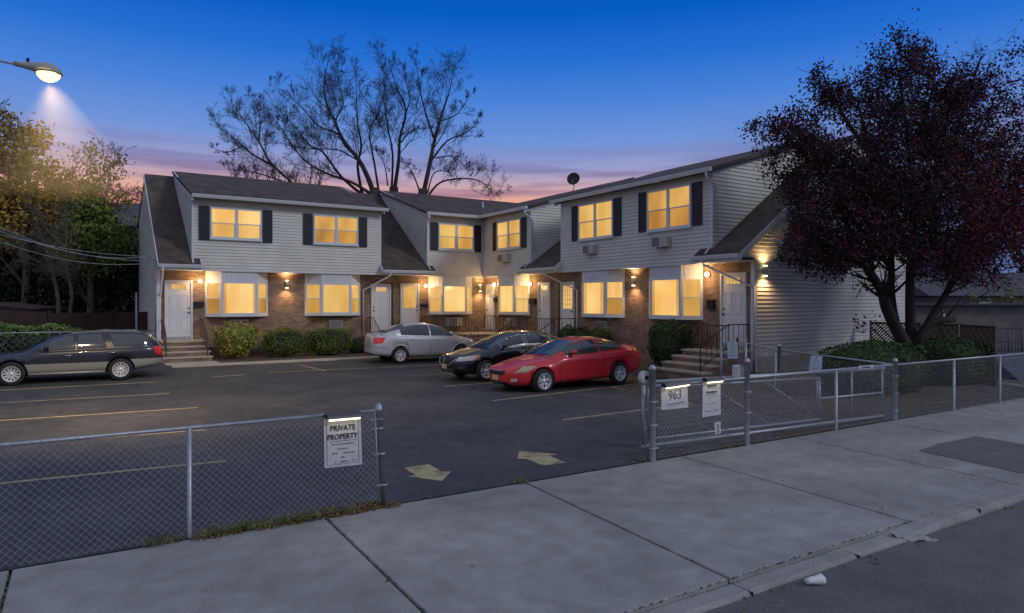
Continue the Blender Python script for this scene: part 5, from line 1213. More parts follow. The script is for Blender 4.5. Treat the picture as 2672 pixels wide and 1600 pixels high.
def bush(label, c, rx, ry, z0, h, m, n=3500, ls=.035, boxy=3.0, mcore='leaf_dark', name='bush', group='clipped bushes', lump=.08, taper=0, stem=True):
    c = Vector(c); t = thing(name, label, 'bush', (c.x, c.y, z0), group); zc = z0+h*.52; rz = h*.5
    d = rng.normal(size=(n, 3)); d /= np.linalg.norm(d, axis=1)[:, None]
    den = (np.abs(d)**boxy).sum(1)**(1/boxy); r = 1/den
    lum = 1+lump*np.sin(d[:, 0]*7+1.3*c.x)*np.sin(d[:, 1]*6+c.y)+lump*.8*np.sin(d[:, 2]*9+d[:, 0]*5)
    rr = r*lum*(1-rng.exponential(.05, n).clip(0, .35)); P = d*rr[:, None]
    sc_ = 1+taper*P[:, 2]
    P = np.stack([P[:, 0]*rx*sc_+c.x, P[:, 1]*ry*sc_+c.y, np.maximum(P[:, 2]*rz+zc, z0+.03)], 1)
    leaf_mesh('foliage', P, ls, m, t, normals=d)
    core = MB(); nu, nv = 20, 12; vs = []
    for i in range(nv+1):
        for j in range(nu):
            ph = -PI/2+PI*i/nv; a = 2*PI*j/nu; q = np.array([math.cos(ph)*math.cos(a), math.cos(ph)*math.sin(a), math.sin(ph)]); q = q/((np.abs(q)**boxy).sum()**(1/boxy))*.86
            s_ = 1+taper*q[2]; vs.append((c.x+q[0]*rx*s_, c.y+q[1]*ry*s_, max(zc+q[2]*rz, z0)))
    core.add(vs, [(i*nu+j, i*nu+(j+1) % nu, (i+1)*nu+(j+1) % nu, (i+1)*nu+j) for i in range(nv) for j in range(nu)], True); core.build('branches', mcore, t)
    return t
bush('yellow leaved rounded bush beside the far left steps', (5.35, 28.3, 0), .80, .6, .25, 1.30, 'leaf_gold', 3000, .045, 2.6, mcore='leaf_box', taper=.28, lump=.12)
bush('clipped green box bush, middle one under the left bay windows', (7.2, 28.4, 0), .80, .55, .22, 1.08, 'leaf_box', 3500, .03, 4)
bush('clipped green box bush left of the silver car', (9.0, 28.3, 0), .92, .55, .22, 1.08, 'leaf_box', 3800, .03, 4)
bush('low dark shrub behind the tail of the silver car', (10.45, 28.6, 0), .55, .4, .22, .62, 'leaf_hedge', 1400, .035, 2.3, lump=.2)
for i, (y_, h_) in enumerate(((21.95, 1.22), (21.0, 1.15), (20.1, 1.18))): bush('low dark green bush behind the red coupe, %s of three' % ('leftmost', 'middle', 'rightmost')[i], (16.75, y_, 0), .5, .52, .2, h_, 'leaf_hedge', 2200, .035, 2.6, lump=.12, group='low bushes behind the red car')
q = atX(1752, 935, 16.7)
bush('tall round dark bush left of the rightmost steps', (16.6, q.y, 0), .62, .68, .2, 1.55, 'leaf_hedge', 4200, .035, 2.8, lump=.08)
bush('large clipped hedge mound in front of the gable left of the purple trunk', (17.15, 9.75, 0), 1.95, .85, .05, 1.32, 'leaf_hedge', 9000, .035, 3.0, name='hedge', group='hedges round the purple tree', lump=.05)
bush('smaller clipped hedge mound right of the purple trunk', (20.75, 9.75, 0), 1.3, .9, .05, 1.30, 'leaf_hedge', 7000, .035, 2.8, name='hedge', group='hedges round the purple tree', lump=.05)

# ---------------------------------------------------------------- trees
class Tree:
    def __init__(s, seed, tw=.42, tf=.45): s.tw = tw; s.tf = tf; s.R = random.Random(seed); s.limb = MB(); s.twig = MB(); s.tips = []
    def rv(s): return Vector((s.R.gauss(0, 1), s.R.gauss(0, 1), s.R.gauss(0, 1)))
    def grow(s, p, d, L, r, lev, up=.25, spread=.55, wig=.18, minr=.012, kids=(3, 5), seg=5):
        pts = [Vector(p)]; rs = [r]; d = d.normalized()
        for i in range(seg):
            d = (d+s.rv()*wig*.5+Vector((0, 0, up*.25))).normalized(); pts.append(pts[-1]+d*L/seg); rs.append(max(minr*.6, r*(1-.7*(i+1)/seg)))
        (s.twig if r < .05 else s.limb).tube(pts, rs, 5 if r > .05 else 3, smooth=True, cap=False)
        s.tips.append(pts[-1]); s.tips += pts[2:-1] if lev <= 1 else []
        if lev <= 0: return
        for k_ in range(s.R.randint(*kids)):
            i = s.R.randint(1, seg); dd = (pts[i]-pts[i-1]).normalized(); side = (s.rv()-dd*s.rv().dot(dd)).normalized()
            s.grow(pts[i], dd*(1-spread)+side*spread+Vector((0, 0, up*.3)), L*s.R.uniform(.45, .85)*(1.1-.45*i/seg), max(minr, rs[i]*.55), lev-1, up, spread, wig, minr, kids, max(3, seg-1))
    def main(s, pts, r0, r1, lev=2, every=3, Lf=.28, up=.25, spread=.5, minr=.012, start=.25, kids=(3, 4), nsub=4, wig=.18):
        """a limb along given points with side branches"""
        P = [Vector(p) for p in pts]; Q = []
        for i in range(len(P)-1):
            a, b_, c, d = P[max(i-1, 0)], P[i], P[i+1], P[min(i+2, len(P)-1)]
            for k_ in range(nsub):
                t = k_/nsub; Q.append(.5*((2*b_)+(c-a)*t+(2*a-5*b_+4*c-d)*t*t+(3*b_-a-3*c+d)*t**3))
        Q.append(P[-1]); n = len(Q); Ltot = sum((Q[i+1]-Q[i]).length for i in range(n-1)); rs = [r0+(r1-r0)*i/(n-1) for i in range(n)]
        s.limb.tube(Q, rs, 8, smooth=True)
        for i in range(int(n*start), n):
            for _ in range(every):
                dd = (Q[min(i+1, n-1)]-Q[max(i-1, 0)]).normalized(); side = s.rv(); side = (side-dd*side.dot(dd)).normalized(); f = 1-s.tf*i/n
                s.grow(Q[i], dd*(1-spread)+side*spread+Vector((0, 0, up*.4)), Ltot*Lf*f*s.R.uniform(.5, 1.15), max(minr*1.2, rs[i]*s.tw), lev, up, spread, wig, minr, kids)
def zc(x, y): return (540+x*.3146, 120+y*.3147)
def bare_tree(seed, label, limbs, D, base, group, name='bare_tree', m='bark_bare', lev=3, minr=.007, every=1, dsp=1.2, r0=.30, up=.30, Lf=.36, kk=(4, 6)):
    T = Tree(seed, .30, .62); R = random.Random(seed+7); bx = atD(*base, D); t = thing(name, label, 'tree', (bx.x, bx.y, 0), group)
    for L_, ra, rb in limbs:
        off = R.uniform(-dsp, dsp); n = len(L_); T.main([atD(x, y, D+off*i/(n-1)*1.6) for i, (x, y) in enumerate(L_)], ra*.58, rb*.6, lev, every, Lf, up, spread=.50, minr=minr, kids=kk, wig=.10)
    T.limb.tube([(bx.x, bx.y, -.1), (bx.x, bx.y, bx.z*.5), bx+Vector((0, 0, .5))], [r0*1.5, r0*1.2, r0], 10)
    T.limb.build('trunk', m, t, fix=False); T.twig.build('crown', m, t, fix=False); return T, t
Z = lambda *p: [zc(x, y) for x, y in p]
bare_tree(1, 'biggest bare tree, its leaning limbs fanned above the left roof', [
    (Z((1390, 1240), (1330, 1080), (1250, 930), (1130, 790), (1060, 620), (1000, 500), (970, 330), (1010, 100)), .34, .03), (Z((1290, 1240), (1250, 1000), (1280, 830), (1250, 640), (1240, 430), (1230, 190)), .20, .02),
    (Z((1380, 1240), (1200, 1130), (1000, 1060), (800, 940), (640, 720), (560, 600)), .20, .02), (Z((1270, 1220), (1110, 1080), (960, 880), (850, 820), (700, 640), (600, 580)), .18, .02),
    (Z((1250, 940), (1100, 740), (920, 660), (780, 500), (600, 350)), .14, .02), (Z((1430, 1240), (1390, 980), (1350, 720), (1420, 560), (1450, 420)), .16, .02), (Z((1060, 620), (1130, 480), (1100, 330), (1080, 120)), .10, .02), (Z((1245, 945), (1110, 870), (1000, 855), (860, 850), (700, 830), (560, 780)), .09, .02)],
    46, zc(1390, 1240), 'bare trees behind the roofs')
bare_tree(2, 'slender middle bare tree behind the roof gap', [(Z((1550, 1230), (1590, 950), (1600, 760), (1650, 540), (1570, 330), (1500, 110)), .26, .02), (Z((1530, 1230), (1540, 900), (1500, 680), (1470, 480), (1420, 200)), .16, .02),
    (Z((1610, 800), (1690, 710), (1820, 680)), .10, .02), (Z((1650, 560), (1680, 420), (1620, 200)), .09, .02), (Z((1500, 1160), (1470, 980), (1400, 870)), .09, .02)], 47, zc(1550, 1230), 'bare trees behind the roofs')
bare_tree(3, 'rightmost bare tree with drooping lower limbs', [(Z((1790, 1250), (1850, 970), (1890, 770), (1950, 560), (2010, 380), (2050, 200)), .30, .02), (Z((1880, 760), (1810, 540), (1760, 330), (1740, 110)), .14, .02),
    (Z((1850, 970), (1990, 790), (2150, 720), (2270, 620)), .13, .02), (Z((1830, 1250), (1940, 1130), (2150, 1100), (2300, 1140), (2370, 1240)), .14, .02), (Z((1830, 1220), (1880, 1060), (1980, 1040), (2060, 1100)), .09, .02),
    (Z((1770, 1220), (1700, 1040), (1640, 980)), .10, .02), (Z((1900, 930), (2050, 920), (2190, 1060)), .08, .02), (Z((1950, 620), (2080, 560), (2190, 400)), .09, .02)], 45, zc(1790, 1250), 'bare trees behind the roofs')
bare_tree(4, 'bare tree leaning left above the left roof ridge', [(Z((800, 1290), (720, 1150), (530, 970), (430, 790), (330, 650), (200, 450)), .20, .02), (Z((560, 1000), (380, 900), (230, 770), (60, 640)), .13, .02), (Z((430, 790), (440, 600), (380, 430)), .10, .02), (Z((620, 1120), (400, 1050), (160, 1020)), .10, .02), (Z((300, 830), (160, 880), (40, 840)), .07, .02)],
    44, zc(830, 1330), 'bare trees behind the roofs')
# reddish twiggy thicket far behind the ridge
T = Tree(9); bx = atD(720, 560, 58); t = thing('twiggy_tree', 'reddish brown twiggy crown low behind the left roof ridge', 'tree', (bx.x, bx.y, 0))
for i in range(9):
    x_ = 620+i*26; T.main([atD(720+(x_-720)*.5, 600, 58), atD(x_, 500, 58+T.R.uniform(-1, 1)), atD(x_+T.R.uniform(-12, 12), 445+T.R.uniform(0, 30), 58)], .10, .02, 1, 3, .35, .5, minr=.02)
M['twig_red'] = mat('twig_red', (.055, .028, .028), .9); T.limb.tube([(bx.x, bx.y, 0), (bx.x, bx.y, 7.5)], .25, 8); T.limb.build('trunk', 'twig_red', t, fix=False); T.twig.build('crown', 'twig_red', t, fix=False)

# the purple leaved tree
DP = 19.4; T = Tree(21); bx = gnd(2384, 1012); t = thing('purple_tree', 'purple leaved tree with several dark trunks in front of the right gable', 'tree', (bx.x, bx.y, .1))
def pd(x, y, dz=0): return atD(x, y, DP+dz)
big = [([(2386, 1030), (2374, 930), (2340, 860), (2312, 800), (2300, 760), (2262, 700), (2230, 668), (2150, 635), (2080, 560)], .21, .04, -1.2), ([(2374, 930), (2336, 840), (2325, 760), (2326, 690), (2318, 560), (2280, 420), (2240, 280)], .15, .03, .6),
       ([(2384, 1000), (2376, 850), (2375, 700), (2385, 560), (2370, 380), (2345, 190)], .17, .03, 0), ([(2388, 950), (2420, 850), (2455, 790), (2510, 690), (2570, 560), (2610, 420)], .14, .03, 1.2), ([(2376, 720), (2430, 600), (2470, 430), (2520, 270), (2560, 150)], .11, .02, .8),
       ([(2230, 670), (2200, 560), (2120, 430), (2030, 340)], .09, .02, -.8), ([(2325, 700), (2240, 590), (2160, 480), (2100, 360)], .08, .02, -1.5), ([(2510, 690), (2600, 640), (2700, 600)], .07, .02, .6), ([(2262, 700), (2170, 660), (2090, 640), (2030, 655)], .07, .02, -1.6),
       ([(2385, 560), (2450, 420), (2480, 260)], .09, .02, -1.5), ([(2320, 560), (2390, 400), (2440, 200)], .08, .02, -2), ([(2280, 420), (2200, 300), (2150, 200)], .07, .02, -1)]
for L_, ra, rb, dz in big:
    n = len(L_); T.main([pd(x, y, dz*i/(n-1)*1.3) for i, (x, y) in enumerate(L_)], ra, rb, 2, 2, .24, .15, .6, minr=.007, start=.45, kids=(2, 4))
for L_, ra, rb in (([(2390, 960), (2402, 870), (2420, 848), (2452, 835), (2490, 834)], .12, .095), ([(2458, 838), (2492, 800), (2545, 782)], .025, .015), ([(2470, 832), (2505, 780), (2530, 765)], .02, .012), ([(2450, 836), (2480, 790)], .02, .01), ([(2545, 782), (2590, 755), (2640, 730)], .015, .008), ([(2395, 1030), (2410, 960), (2398, 900)], .05, .03), ([(2380, 1030), (2372, 960), (2385, 890)], .05, .03)):
    m_pts = [pd(x, y, -.3) for x, y in L_]; T.limb.tube(m_pts, [ra+(rb-ra)*i/(len(L_)-1) for i in range(len(L_))], 8)
T.limb.tube([bx+Vector((0, 0, -.2)), pd(2382, 960)], [.32, .22], 12)
T.limb.build('trunk', 'bark_dark', t, fix=False); T.twig.build('twigs', 'bark_dark', t, fix=False)
# crown: leaf clusters on the twigs and through the crown volume
def px_of(P):
    D = P[:, 0]*FW[0]+P[:, 1]*FW[1]; r = P[:, 0]*RT[0]+P[:, 1]*RT[1]; return CX+FPX*r/D, HY-(P[:, 2]-CH)*FPX/D
cx0 = pd(2350, 430); ctr = np.array([[*pd(x, y, dz)] for x, y, dz in ((2340, 250, 0), (2200, 330, -.6), (2330, 440, 0), (2180, 480, -1), (2420, 420, .8), (2520, 500, 1.2), (2600, 420, 2), (2640, 600, 1.6), (2060, 440, -.8), (2080, 560, -1.4), (2300, 600, -.4), (2450, 620, .6), (2550, 700, .8), (2130, 640, -1.6), (2330, 140, 0), (2020, 360, -.4), (2700, 520, 2), (2400, 700, .3), (2470, 300, 1), (2690, 380, 2.4), (2240, 540, 1.6), (2380, 520, 2.4), (2480, 560, -1.6), (2300, 380, -2), (2240, 730, -1.2), (2270, 850, -1.0), (2080, 690, -1.6), (2170, 700, -1.5), (2560, 330, .5), (2640, 480, .5), (2500, 420, -1), (2610, 570, -.5), (2680, 620, 0), (2440, 500, -2), (2520, 300, 0), (2590, 360, .5), (2660, 320, 1), (2540, 460, 1), (2500, 230, 0), (2420, 160, 0), (2300, 650, -1.8), (2400, 670, -1.6), (2490, 690, -1.2), (2570, 640, -1.2), (2260, 600, -2), (2610, 250, .4), (2670, 240, .8), (2550, 190, .2), (2640, 170, .5))])
rad = np.array([1.15, 1.25, 1.6, 1.35, 1.5, 1.5, 1.2, 1.3, .85, .85, 1.5, 1.4, 1.1, .65, .75, .6, 1.4, 1.1, 1.0, 1.0, 1.3, 1.4, 1.4, 1.2, .30, .42, .42, .38, .9, 1.3, 1.2, 1.2, 1.2, 1.3, .9, 1.1, 1.0, 1.2, .8, .7, .55, .7, .8, .9, .9, .9, .8, .7, .6])
den = np.array([1, .6, 1.2, 1.1, 1.2, 1.2, .5, 1.2, .7, .8, 1.3, 1.3, .9, .45, .55, .35, 1.3, 1.0, .25, .35, 1.2, 1.2, 1.2, 1, .3, .3, .8, .8, .7, 1.1, 1.2, 1.2, 1.1, 1.2, .8, 1.1, .7, 1.2, .25, .4, 1.1, 1.2, 1.2, 1.2, 1.1, .6, .7, .4, .3])
C_ = []
for c_, r_, d_ in zip(ctr, rad, den):
    nc = int(31*r_*r_*d_)+4; dd = rng.normal(size=(nc, 3)); dd /= np.linalg.norm(dd, axis=1)[:, None]; C_.append(c_+dd*(r_*rng.uniform(.3, 1.05, nc)**.6)[:, None]*np.array([1, 1, .85]))
C_ = np.concatenate(C_); tips = np.array([list(p) for p in T.tips]); tx, ty = px_of(tips)
keep = ~((tx > 2430) & (ty < 180)) & (ty < 740) & (ty > 70) & (rng.random(len(tips)) < .55); tips = tips[keep]; _, _inv, _cnt = np.unique(np.floor(tips/.5).astype(int), axis=0, return_inverse=True, return_counts=True); tips = tips[rng.random(len(tips)) < np.minimum(1, 5/_cnt[_inv.reshape(-1)])]
C_ = np.concatenate([C_, tips]); nl = rng.integers(22, 50, len(C_)); LP = np.repeat(C_, nl, 0)+rng.normal(size=(nl.sum(), 3))*np.repeat(rng.uniform(.09, .22, len(C_)), nl)[:, None]
lx, ly = px_of(LP); edge = np.interp(ly, [0, 250, 345, 430, 470, 510, 560, 620, 680, 720, 760, 900], [2290, 2060, 1908, 1925, 1972, 2035, 2072, 2050, 2040, 2085, 2200, 2200]); low = np.interp(lx, [2000, 2080, 2200, 2215, 2330, 2400, 2600], [690, 735, 735, 700, 660, 735, 760])
ok = (lx > edge+rng.normal(0, 8, len(LP))) & ((ly < low+rng.normal(0, 8, len(LP))) | ((lx > 2225) & (lx < 2310) & (ly > 740) & (ly < 870))); LP = LP[ok]; lx = lx[ok]; ly = ly[ok]; redp = rng.random(len(LP)) < np.clip((lx-2450)/260, .03, .85)*np.clip((ly-250)/250, .3, 1)
M['leaf_red'] = leafmat('leaf_red', (.05, .012, .020), (.15, .02, .04), 2)
leaf_mesh('crown', LP[~redp], .041, 'leaf_plum', t, aspect=.55); leaf_mesh('crown', LP[redp], .041, 'leaf_red', t, aspect=.55)

def leafy(seed, label, limbs, D, base, m, n_clusters, clus, ls, group, name, spread=.35, bark='bark_grey', per=(10, 22), r0=.2, keepf=None, cat='tree', every=2, lev=2, mred=None):
    T = Tree(seed); bx = gnd(*base) if base[1] > HY+20 else atD(*base, D); t = thing(name, label, cat, (bx.x, bx.y, .1), group)
    for L_, ra, rb in limbs: n = len(L_); o_ = T.R.uniform(-.8, .8); T.main([atD(x, y, D+o_*i/(n-1)) for i, (x, y) in enumerate(L_)], ra, rb, lev, every, .25, .2, minr=.012, start=.3)
    T.limb.build('trunk', bark, t, fix=False); T.twig.build('branches', bark, t, fix=False)
    P = []
    for (x, y, dz, r_, k_) in clus:
        c_ = np.array(list(atD(x, y, D+dz))); nc = int(n_clusters*r_*r_*k_); dd = rng.normal(size=(nc, 3)); dd /= np.linalg.norm(dd, axis=1)[:, None]; P.append(c_+dd*(r_*rng.uniform(.25, 1.05, nc)**.5)[:, None])
    P = np.concatenate(P); nl = rng.integers(per[0], per[1], len(P)); LP = np.repeat(P, nl, 0)+rng.normal(size=(nl.sum(), 3))*np.repeat(rng.uniform(.12, spread, len(P)), nl)[:, None]; LP = LP[LP[:, 2] > .2]
    leaf_mesh('crown', LP, ls, m, t); return t
leafy(31, 'autumn tree with yellow and orange leaves at far left', [([(60, 900), (70, 700), (60, 520), (30, 340)], .25, .03), ([(70, 700), (150, 560), (200, 430)], .12, .02), ([(65, 620), (-20, 480), (-60, 360)], .12, .02), ([(150, 600), (230, 500), (300, 420)], .08, .015)], 36, (60, 900),
      'leaf_yellow', 60, ((30, 380, 0, 1.3, 1), (80, 360, .5, .9, .6), (0, 470, 0, 1.6, 1), (100, 480, 0, 1.4, .9), (190, 500, .5, 1.3, .6), (60, 560, 0, 1.8, 1), (170, 580, 0, 1.5, .9), (250, 560, .6, 1.2, .5), (-40, 560, 0, 2, 1), (20, 310, 0, .4, .8), (260, 440, 0, .9, .15), (310, 520, 0, .8, .2)), .10, None, 'autumn_tree')
leafy(32, 'sparse olive shrub tree whose thin twigs rise beside the gable', [([(260, 900), (262, 700), (270, 560), (290, 430)], .10, .015), ([(265, 640), (310, 520), (345, 500)], .06, .012), ([(268, 560), (240, 460), (235, 400)], .05, .012)], 35, (260, 900),
      'leaf_olive', 16, ((270, 430, 0, 1.1, .6), (320, 520, 0, .9, .7), (240, 420, 0, .9, .4), (330, 600, 0, .9, .8), (300, 470, 0, .8, .6)), .09, None, 'sparse_tree')
leafy(33, 'bright green conical tree next to the left gable', [([(235, 900), (238, 700), (240, 520)], .2, .03)], 34, (235, 900), 'leaf_green', 60,
      ((242, 500, 0, .45, 1.6), (235, 540, 0, .8, 1.4), (225, 590, 0, 1.1, 1.3), (262, 600, 0, 1.0, 1.2), (240, 650, 0, 1.5, 1.2), (300, 640, 0, 1.0, 1), (200, 660, 0, 1.1, 1)), .085, None, 'green_tree', spread=.22)
dk = [(x, y, dz, r_, 1.0) for x, y, dz, r_ in ((340, 640, 1, 1.0), (300, 700, 0, 1.4), (345, 720, 1, 1.1), (250, 720, 0, 1.6), (320, 780, 0, 1.3), (260, 800, 0, 1.5), (200, 760, 1, 1.5))]
leafy(34, 'dark evergreen mass against the left gable wall', [([(290, 900), (290, 650)], .2, .04)], 35.5, (290, 900), 'leaf_dark', 45, dk, .10, 'dark evergreens behind the left hedge', 'evergreen_tree', spread=.3)
dk = [(x, y, dz, r_, 1.0) for x, y, dz, r_ in ((150, 640, 1, 1.6), (150, 720, 0, 1.6), (100, 780, 0, 1.7), (170, 800, 0, 1.4), (60, 700, 1, 1.8), (130, 600, 2, 1.3))]
leafy(35, 'dark evergreen behind the twin grey trunks', [([(130, 900), (130, 620)], .2, .04)], 37, (130, 900), 'leaf_dark', 42, dk, .11, 'dark evergreens behind the left hedge', 'evergreen_tree', spread=.3)
dk = [(x, y, dz, r_, 1.0) for x, y, dz, r_ in ((0, 650, 0, 1.8), (-40, 740, 0, 2), (20, 760, 0, 1.7), (-110, 660, 0, 2), (0, 820, 0, 1.6), (-100, 800, 0, 2))]
leafy(36, 'dark evergreen at the far left edge behind the shed', [([(-20, 900), (-20, 640)], .2, .04)], 38, (-20, 900), 'leaf_dark', 42, dk, .11, 'dark evergreens behind the left hedge', 'evergreen_tree', spread=.3)
# bare twin-trunked tree in front of them
zl = lambda x, y: (x*.2157, 560+y*.2157)
TL = lambda *p: [zl(x, y) for x, y in p]
T_, t_ = bare_tree(41, 'bare tangled tree with two pale trunks before the evergreens', [(TL((715, 1330), (700, 1000), (650, 760), (600, 600), (580, 480), (440, 340), (250, 350), (60, 400)), .16, .02), (TL((820, 1330), (870, 1000), (830, 780), (790, 600), (800, 300), (810, 0), (800, -280)), .14, .02),
    (TL((830, 1320), (780, 1200)), .08, .05), (TL((820, 760), (900, 650), (1000, 560)), .05, .015), (TL((790, 400), (600, 220), (470, 0), (330, -150)), .06, .015), (TL((440, 340), (300, 350), (260, 480), (240, 600)), .035, .012), (TL((250, 540), (180, 620), (30, 740)), .03, .012), (TL((640, 700), (450, 560), (300, 540)), .05, .015), (TL((600, 560), (500, 250), (400, 20)), .05, .015), (TL((420, 240), (200, 260), (0, 210)), .04, .012)],
    31, zl(715, 1330), None, name='bare_tree', m='bark_grey', lev=2, minr=.008, every=2, dsp=.7, r0=.05, up=.12, Lf=.22)
for i, (x_, y_, w_, lb) in enumerate(((25, 915, 1.15, 'sunlit green hedge bush at the far left edge'), (140, 905, 1.15, 'green hedge bush behind the hood of the wagon'))):
    q = atD(x_, y_, 27.5); bush(lb, (q.x, q.y, 0), w_, .7, .1, 1.35, 'leaf_bright', 5200, .05, 2.6, group='hedge bushes behind the wagon', lump=.14)
bush('rambling dark shrub with pale leaves behind the wagon roof', (-.2, 31.5, 0), 2.2, .6, .1, 1.1, 'leaf_dark', 2500, .06, 2.5, group='hedge bushes behind the wagon', lump=.2)

# ---------------------------------------------------------------- things at the left
M['shed'] = mat('shed', (.075, .042, .04), .8, noise=.1, nscale=3)
a, b_ = atD(-60, 860, 31), atD(84, 860, 31); t = thing('garden_shed', 'dark reddish shed with a shallow roof at the left edge', 'shed', (a.x, a.y, 0)); z1_ = atD(84, 808, 31).z
dv = (b_-a).normalized(); bk = Vector((-dv.y, dv.x, 0))*2.2; m_ = MB(); dv2 = Vector((dv.x, dv.y, 0))
def f3s(q, n, z): p_ = Vector((a.x, a.y, 0))+dv2*q+Vector((dv2.y, -dv2.x, 0))*n; return (p_.x, p_.y, z)
Ls = (Vector((b_.x-a.x, b_.y-a.y, 0))).length; siding(m_, f3s, [(0, 0), (Ls, 0), (Ls, z1_), (0, z1_+.25)], step=.16); m_.build('wall', 'shed', t)
m_ = MB(); m_.prism([f3s(0, -.02, 0), f3s(Ls, -.02, 0), f3s(Ls, -.02, z1_-.02), f3s(0, -.02, z1_+.2)], bk); m_.build('body', 'shed', t)
m_ = MB(); m_.prism([f3s(-.1, .12, z1_+.27), f3s(Ls+.12, .12, z1_), f3s(Ls+.12, .12, z1_+.07), f3s(-.1, .12, z1_+.34)], bk*1.1); m_.build('roof', 'shed', t)
t = thing('chain_link_fence', 'thin wire fence running behind the wagon to the left gable', 'fence', (0, 30, 0), 'chain link fences')
q1 = (2.72, 30.4); m_ = MB(); m_.tube([(-8, 30.4, 1.30), (2.72, 30.4, 1.30)], .02, 6); m_.build('top_rail', 'metal', t)
for x_ in (-6, -3.2, -.4, 2.45): post(t, (x_, 30.4, .1), 1.2, .02)
m_ = MB(); chain(m_, (-6, 30.4, 0), (2.6, 30.4, 0), .15, 1.28, p=.12, r=.003); m_.build('chain_mesh', 'wire', t)
q = atD(356, 860, 28.5); m_ = MB(); m_.tube([(q.x, q.y, 0), (q.x, q.y, atD(356, 763, 28.5).z)], .035, 8); o = m_.build('steel_pole', 'metal'); recenter(o, (q.x, q.y, 0)); tag(o, 'plain rusty steel pole standing beside the left gable', 'pole')
q = atY(408, 900, 29.55); m_ = MB(); m_.tube([(2.70, 29.75, .4), (2.70, 29.75, 4.25)], .03, 8); m_.tube([(2.70, 29.75, 4.0), (2.45, 29.7, 4.05)], .012, 5); o = m_.build('service_mast', 'metal'); recenter(o, (2.70, 29.75, .4)); tag(o, 'electric service mast on the left gable corner', 'pipe')
for i, (p0, sag, y1) in enumerate((((0, 617), 26, 671), ((0, 605), 34, 683), ((0, 632), 30, 688), ((0, 590), 30, 672))):
    a = atD(-40, p0[1]-14, 22); e_ = Vector((2.6, 30.2, CH-(y1-HY)*27/FPX)); m_ = MB()
    pts = [a.lerp(e_, k_/20)+Vector((0, 0, -(.18+.09*i)*math.sin(PI*k_/20))) for k_ in range(21)]; m_.tube(pts, .007, 5); o = m_.build('overhead_wire', 'wire'); recenter(o, a)
    tag(o, 'overhead service wire to the left gable, %s of the four' % ('second from top', 'third from top', 'lowest', 'topmost')[i], 'wire', 'overhead wires')
M['oldwood'] = brick_mat('oldwood', (.045, .022, .018), (.032, .017, .014), (.008, .006, .005), .14, 4, .006, bump=.6, rough=.9, vnoise=.35, offset=0)
t = thing('wooden_fence', 'old dark reddish board fence under the evergreens', 'fence', (-5, 34.2, 0))
for i in range(8):
    m_ = MB(); x0 = -14+i*2.2; m_.box((x0+.02, 34.2, 0), (x0+2.18, 34.23, 1.95+.03*(i % 3))); m_.build('board_panel', 'oldwood', t); m_ = MB(); m_.box((x0-.05, 34.14, 0), (x0+.05, 34.2, 2.05)); m_.build('post', 'oldwood', t)
# grey house behind the trees at left
M['greywall'] = mat('greywall', (.10, .095, .095), .8, noise=.1, nscale=2); M['greyroof'] = mat('greyroof', (.07, .07, .08), .85, noise=.15, nscale=3)
def far_house(label, p0, p1, D, depth, ztop, zroof, name='far_house', mw='greywall', mr='greyroof'):
    a = atD(*p0, D); b_ = atD(*p1, D); t = thing(name, label, 'house', (a.x, a.y, 0)); d = Vector((b_.x-a.x, b_.y-a.y, 0)); Ln = d.length; d.normalize(); n_ = Vector((-d.y, d.x, 0)); 
    if n_.y < 0: n_ = -n_
    A_ = Vector((a.x, a.y, 0)); m_ = MB(); m_.prism([A_, A_+d*Ln, A_+d*Ln+Vector((0, 0, ztop)), A_+Vector((0, 0, ztop))], n_*depth); m_.build('wall', mw, t)
    m_ = MB(); e_ = .4; h = n_*depth/2; lo = [A_-d*e_-n_*e_, A_+d*(Ln+e_)-n_*e_]; up_ = Vector((0, 0, ztop)); ur = Vector((0, 0, zroof))
    P_ = [lo[0]+up_, lo[1]+up_, A_+d*(Ln+e_)+h+ur, A_-d*e_+h+ur, A_+d*(Ln+e_)+n_*(depth+e_)+up_, A_-d*e_+n_*(depth+e_)+up_]
    m_.add(P_, [(0, 1, 2, 3), (3, 2, 4, 5), (0, 3, 5), (1, 4, 2)]); m_.build('roof', mr, t)
    for i in range(2):
        s_ = Ln*(.3+.4*i); m_ = MB(); q = A_+d*s_-n_*.03; m_.obox(q+Vector((0, 0, ztop*.6)), d, n_, (0, 0, 1), .5, .03, .65); w_ = m_.build('window', 'frame', t)
        m_ = MB(); m_.obox(q-n_*.02+Vector((0, 0, ztop*.6)), d, n_, (0, 0, 1), .42, .02, .57); m_.build('pane', 'dark', w_)
    return t
far_house('grey roofed house glimpsed between the trees and the left gable', (200, 700), (420, 700), 62, 9, atD(340, 590, 62).z, atD(340, 512, 62).z)

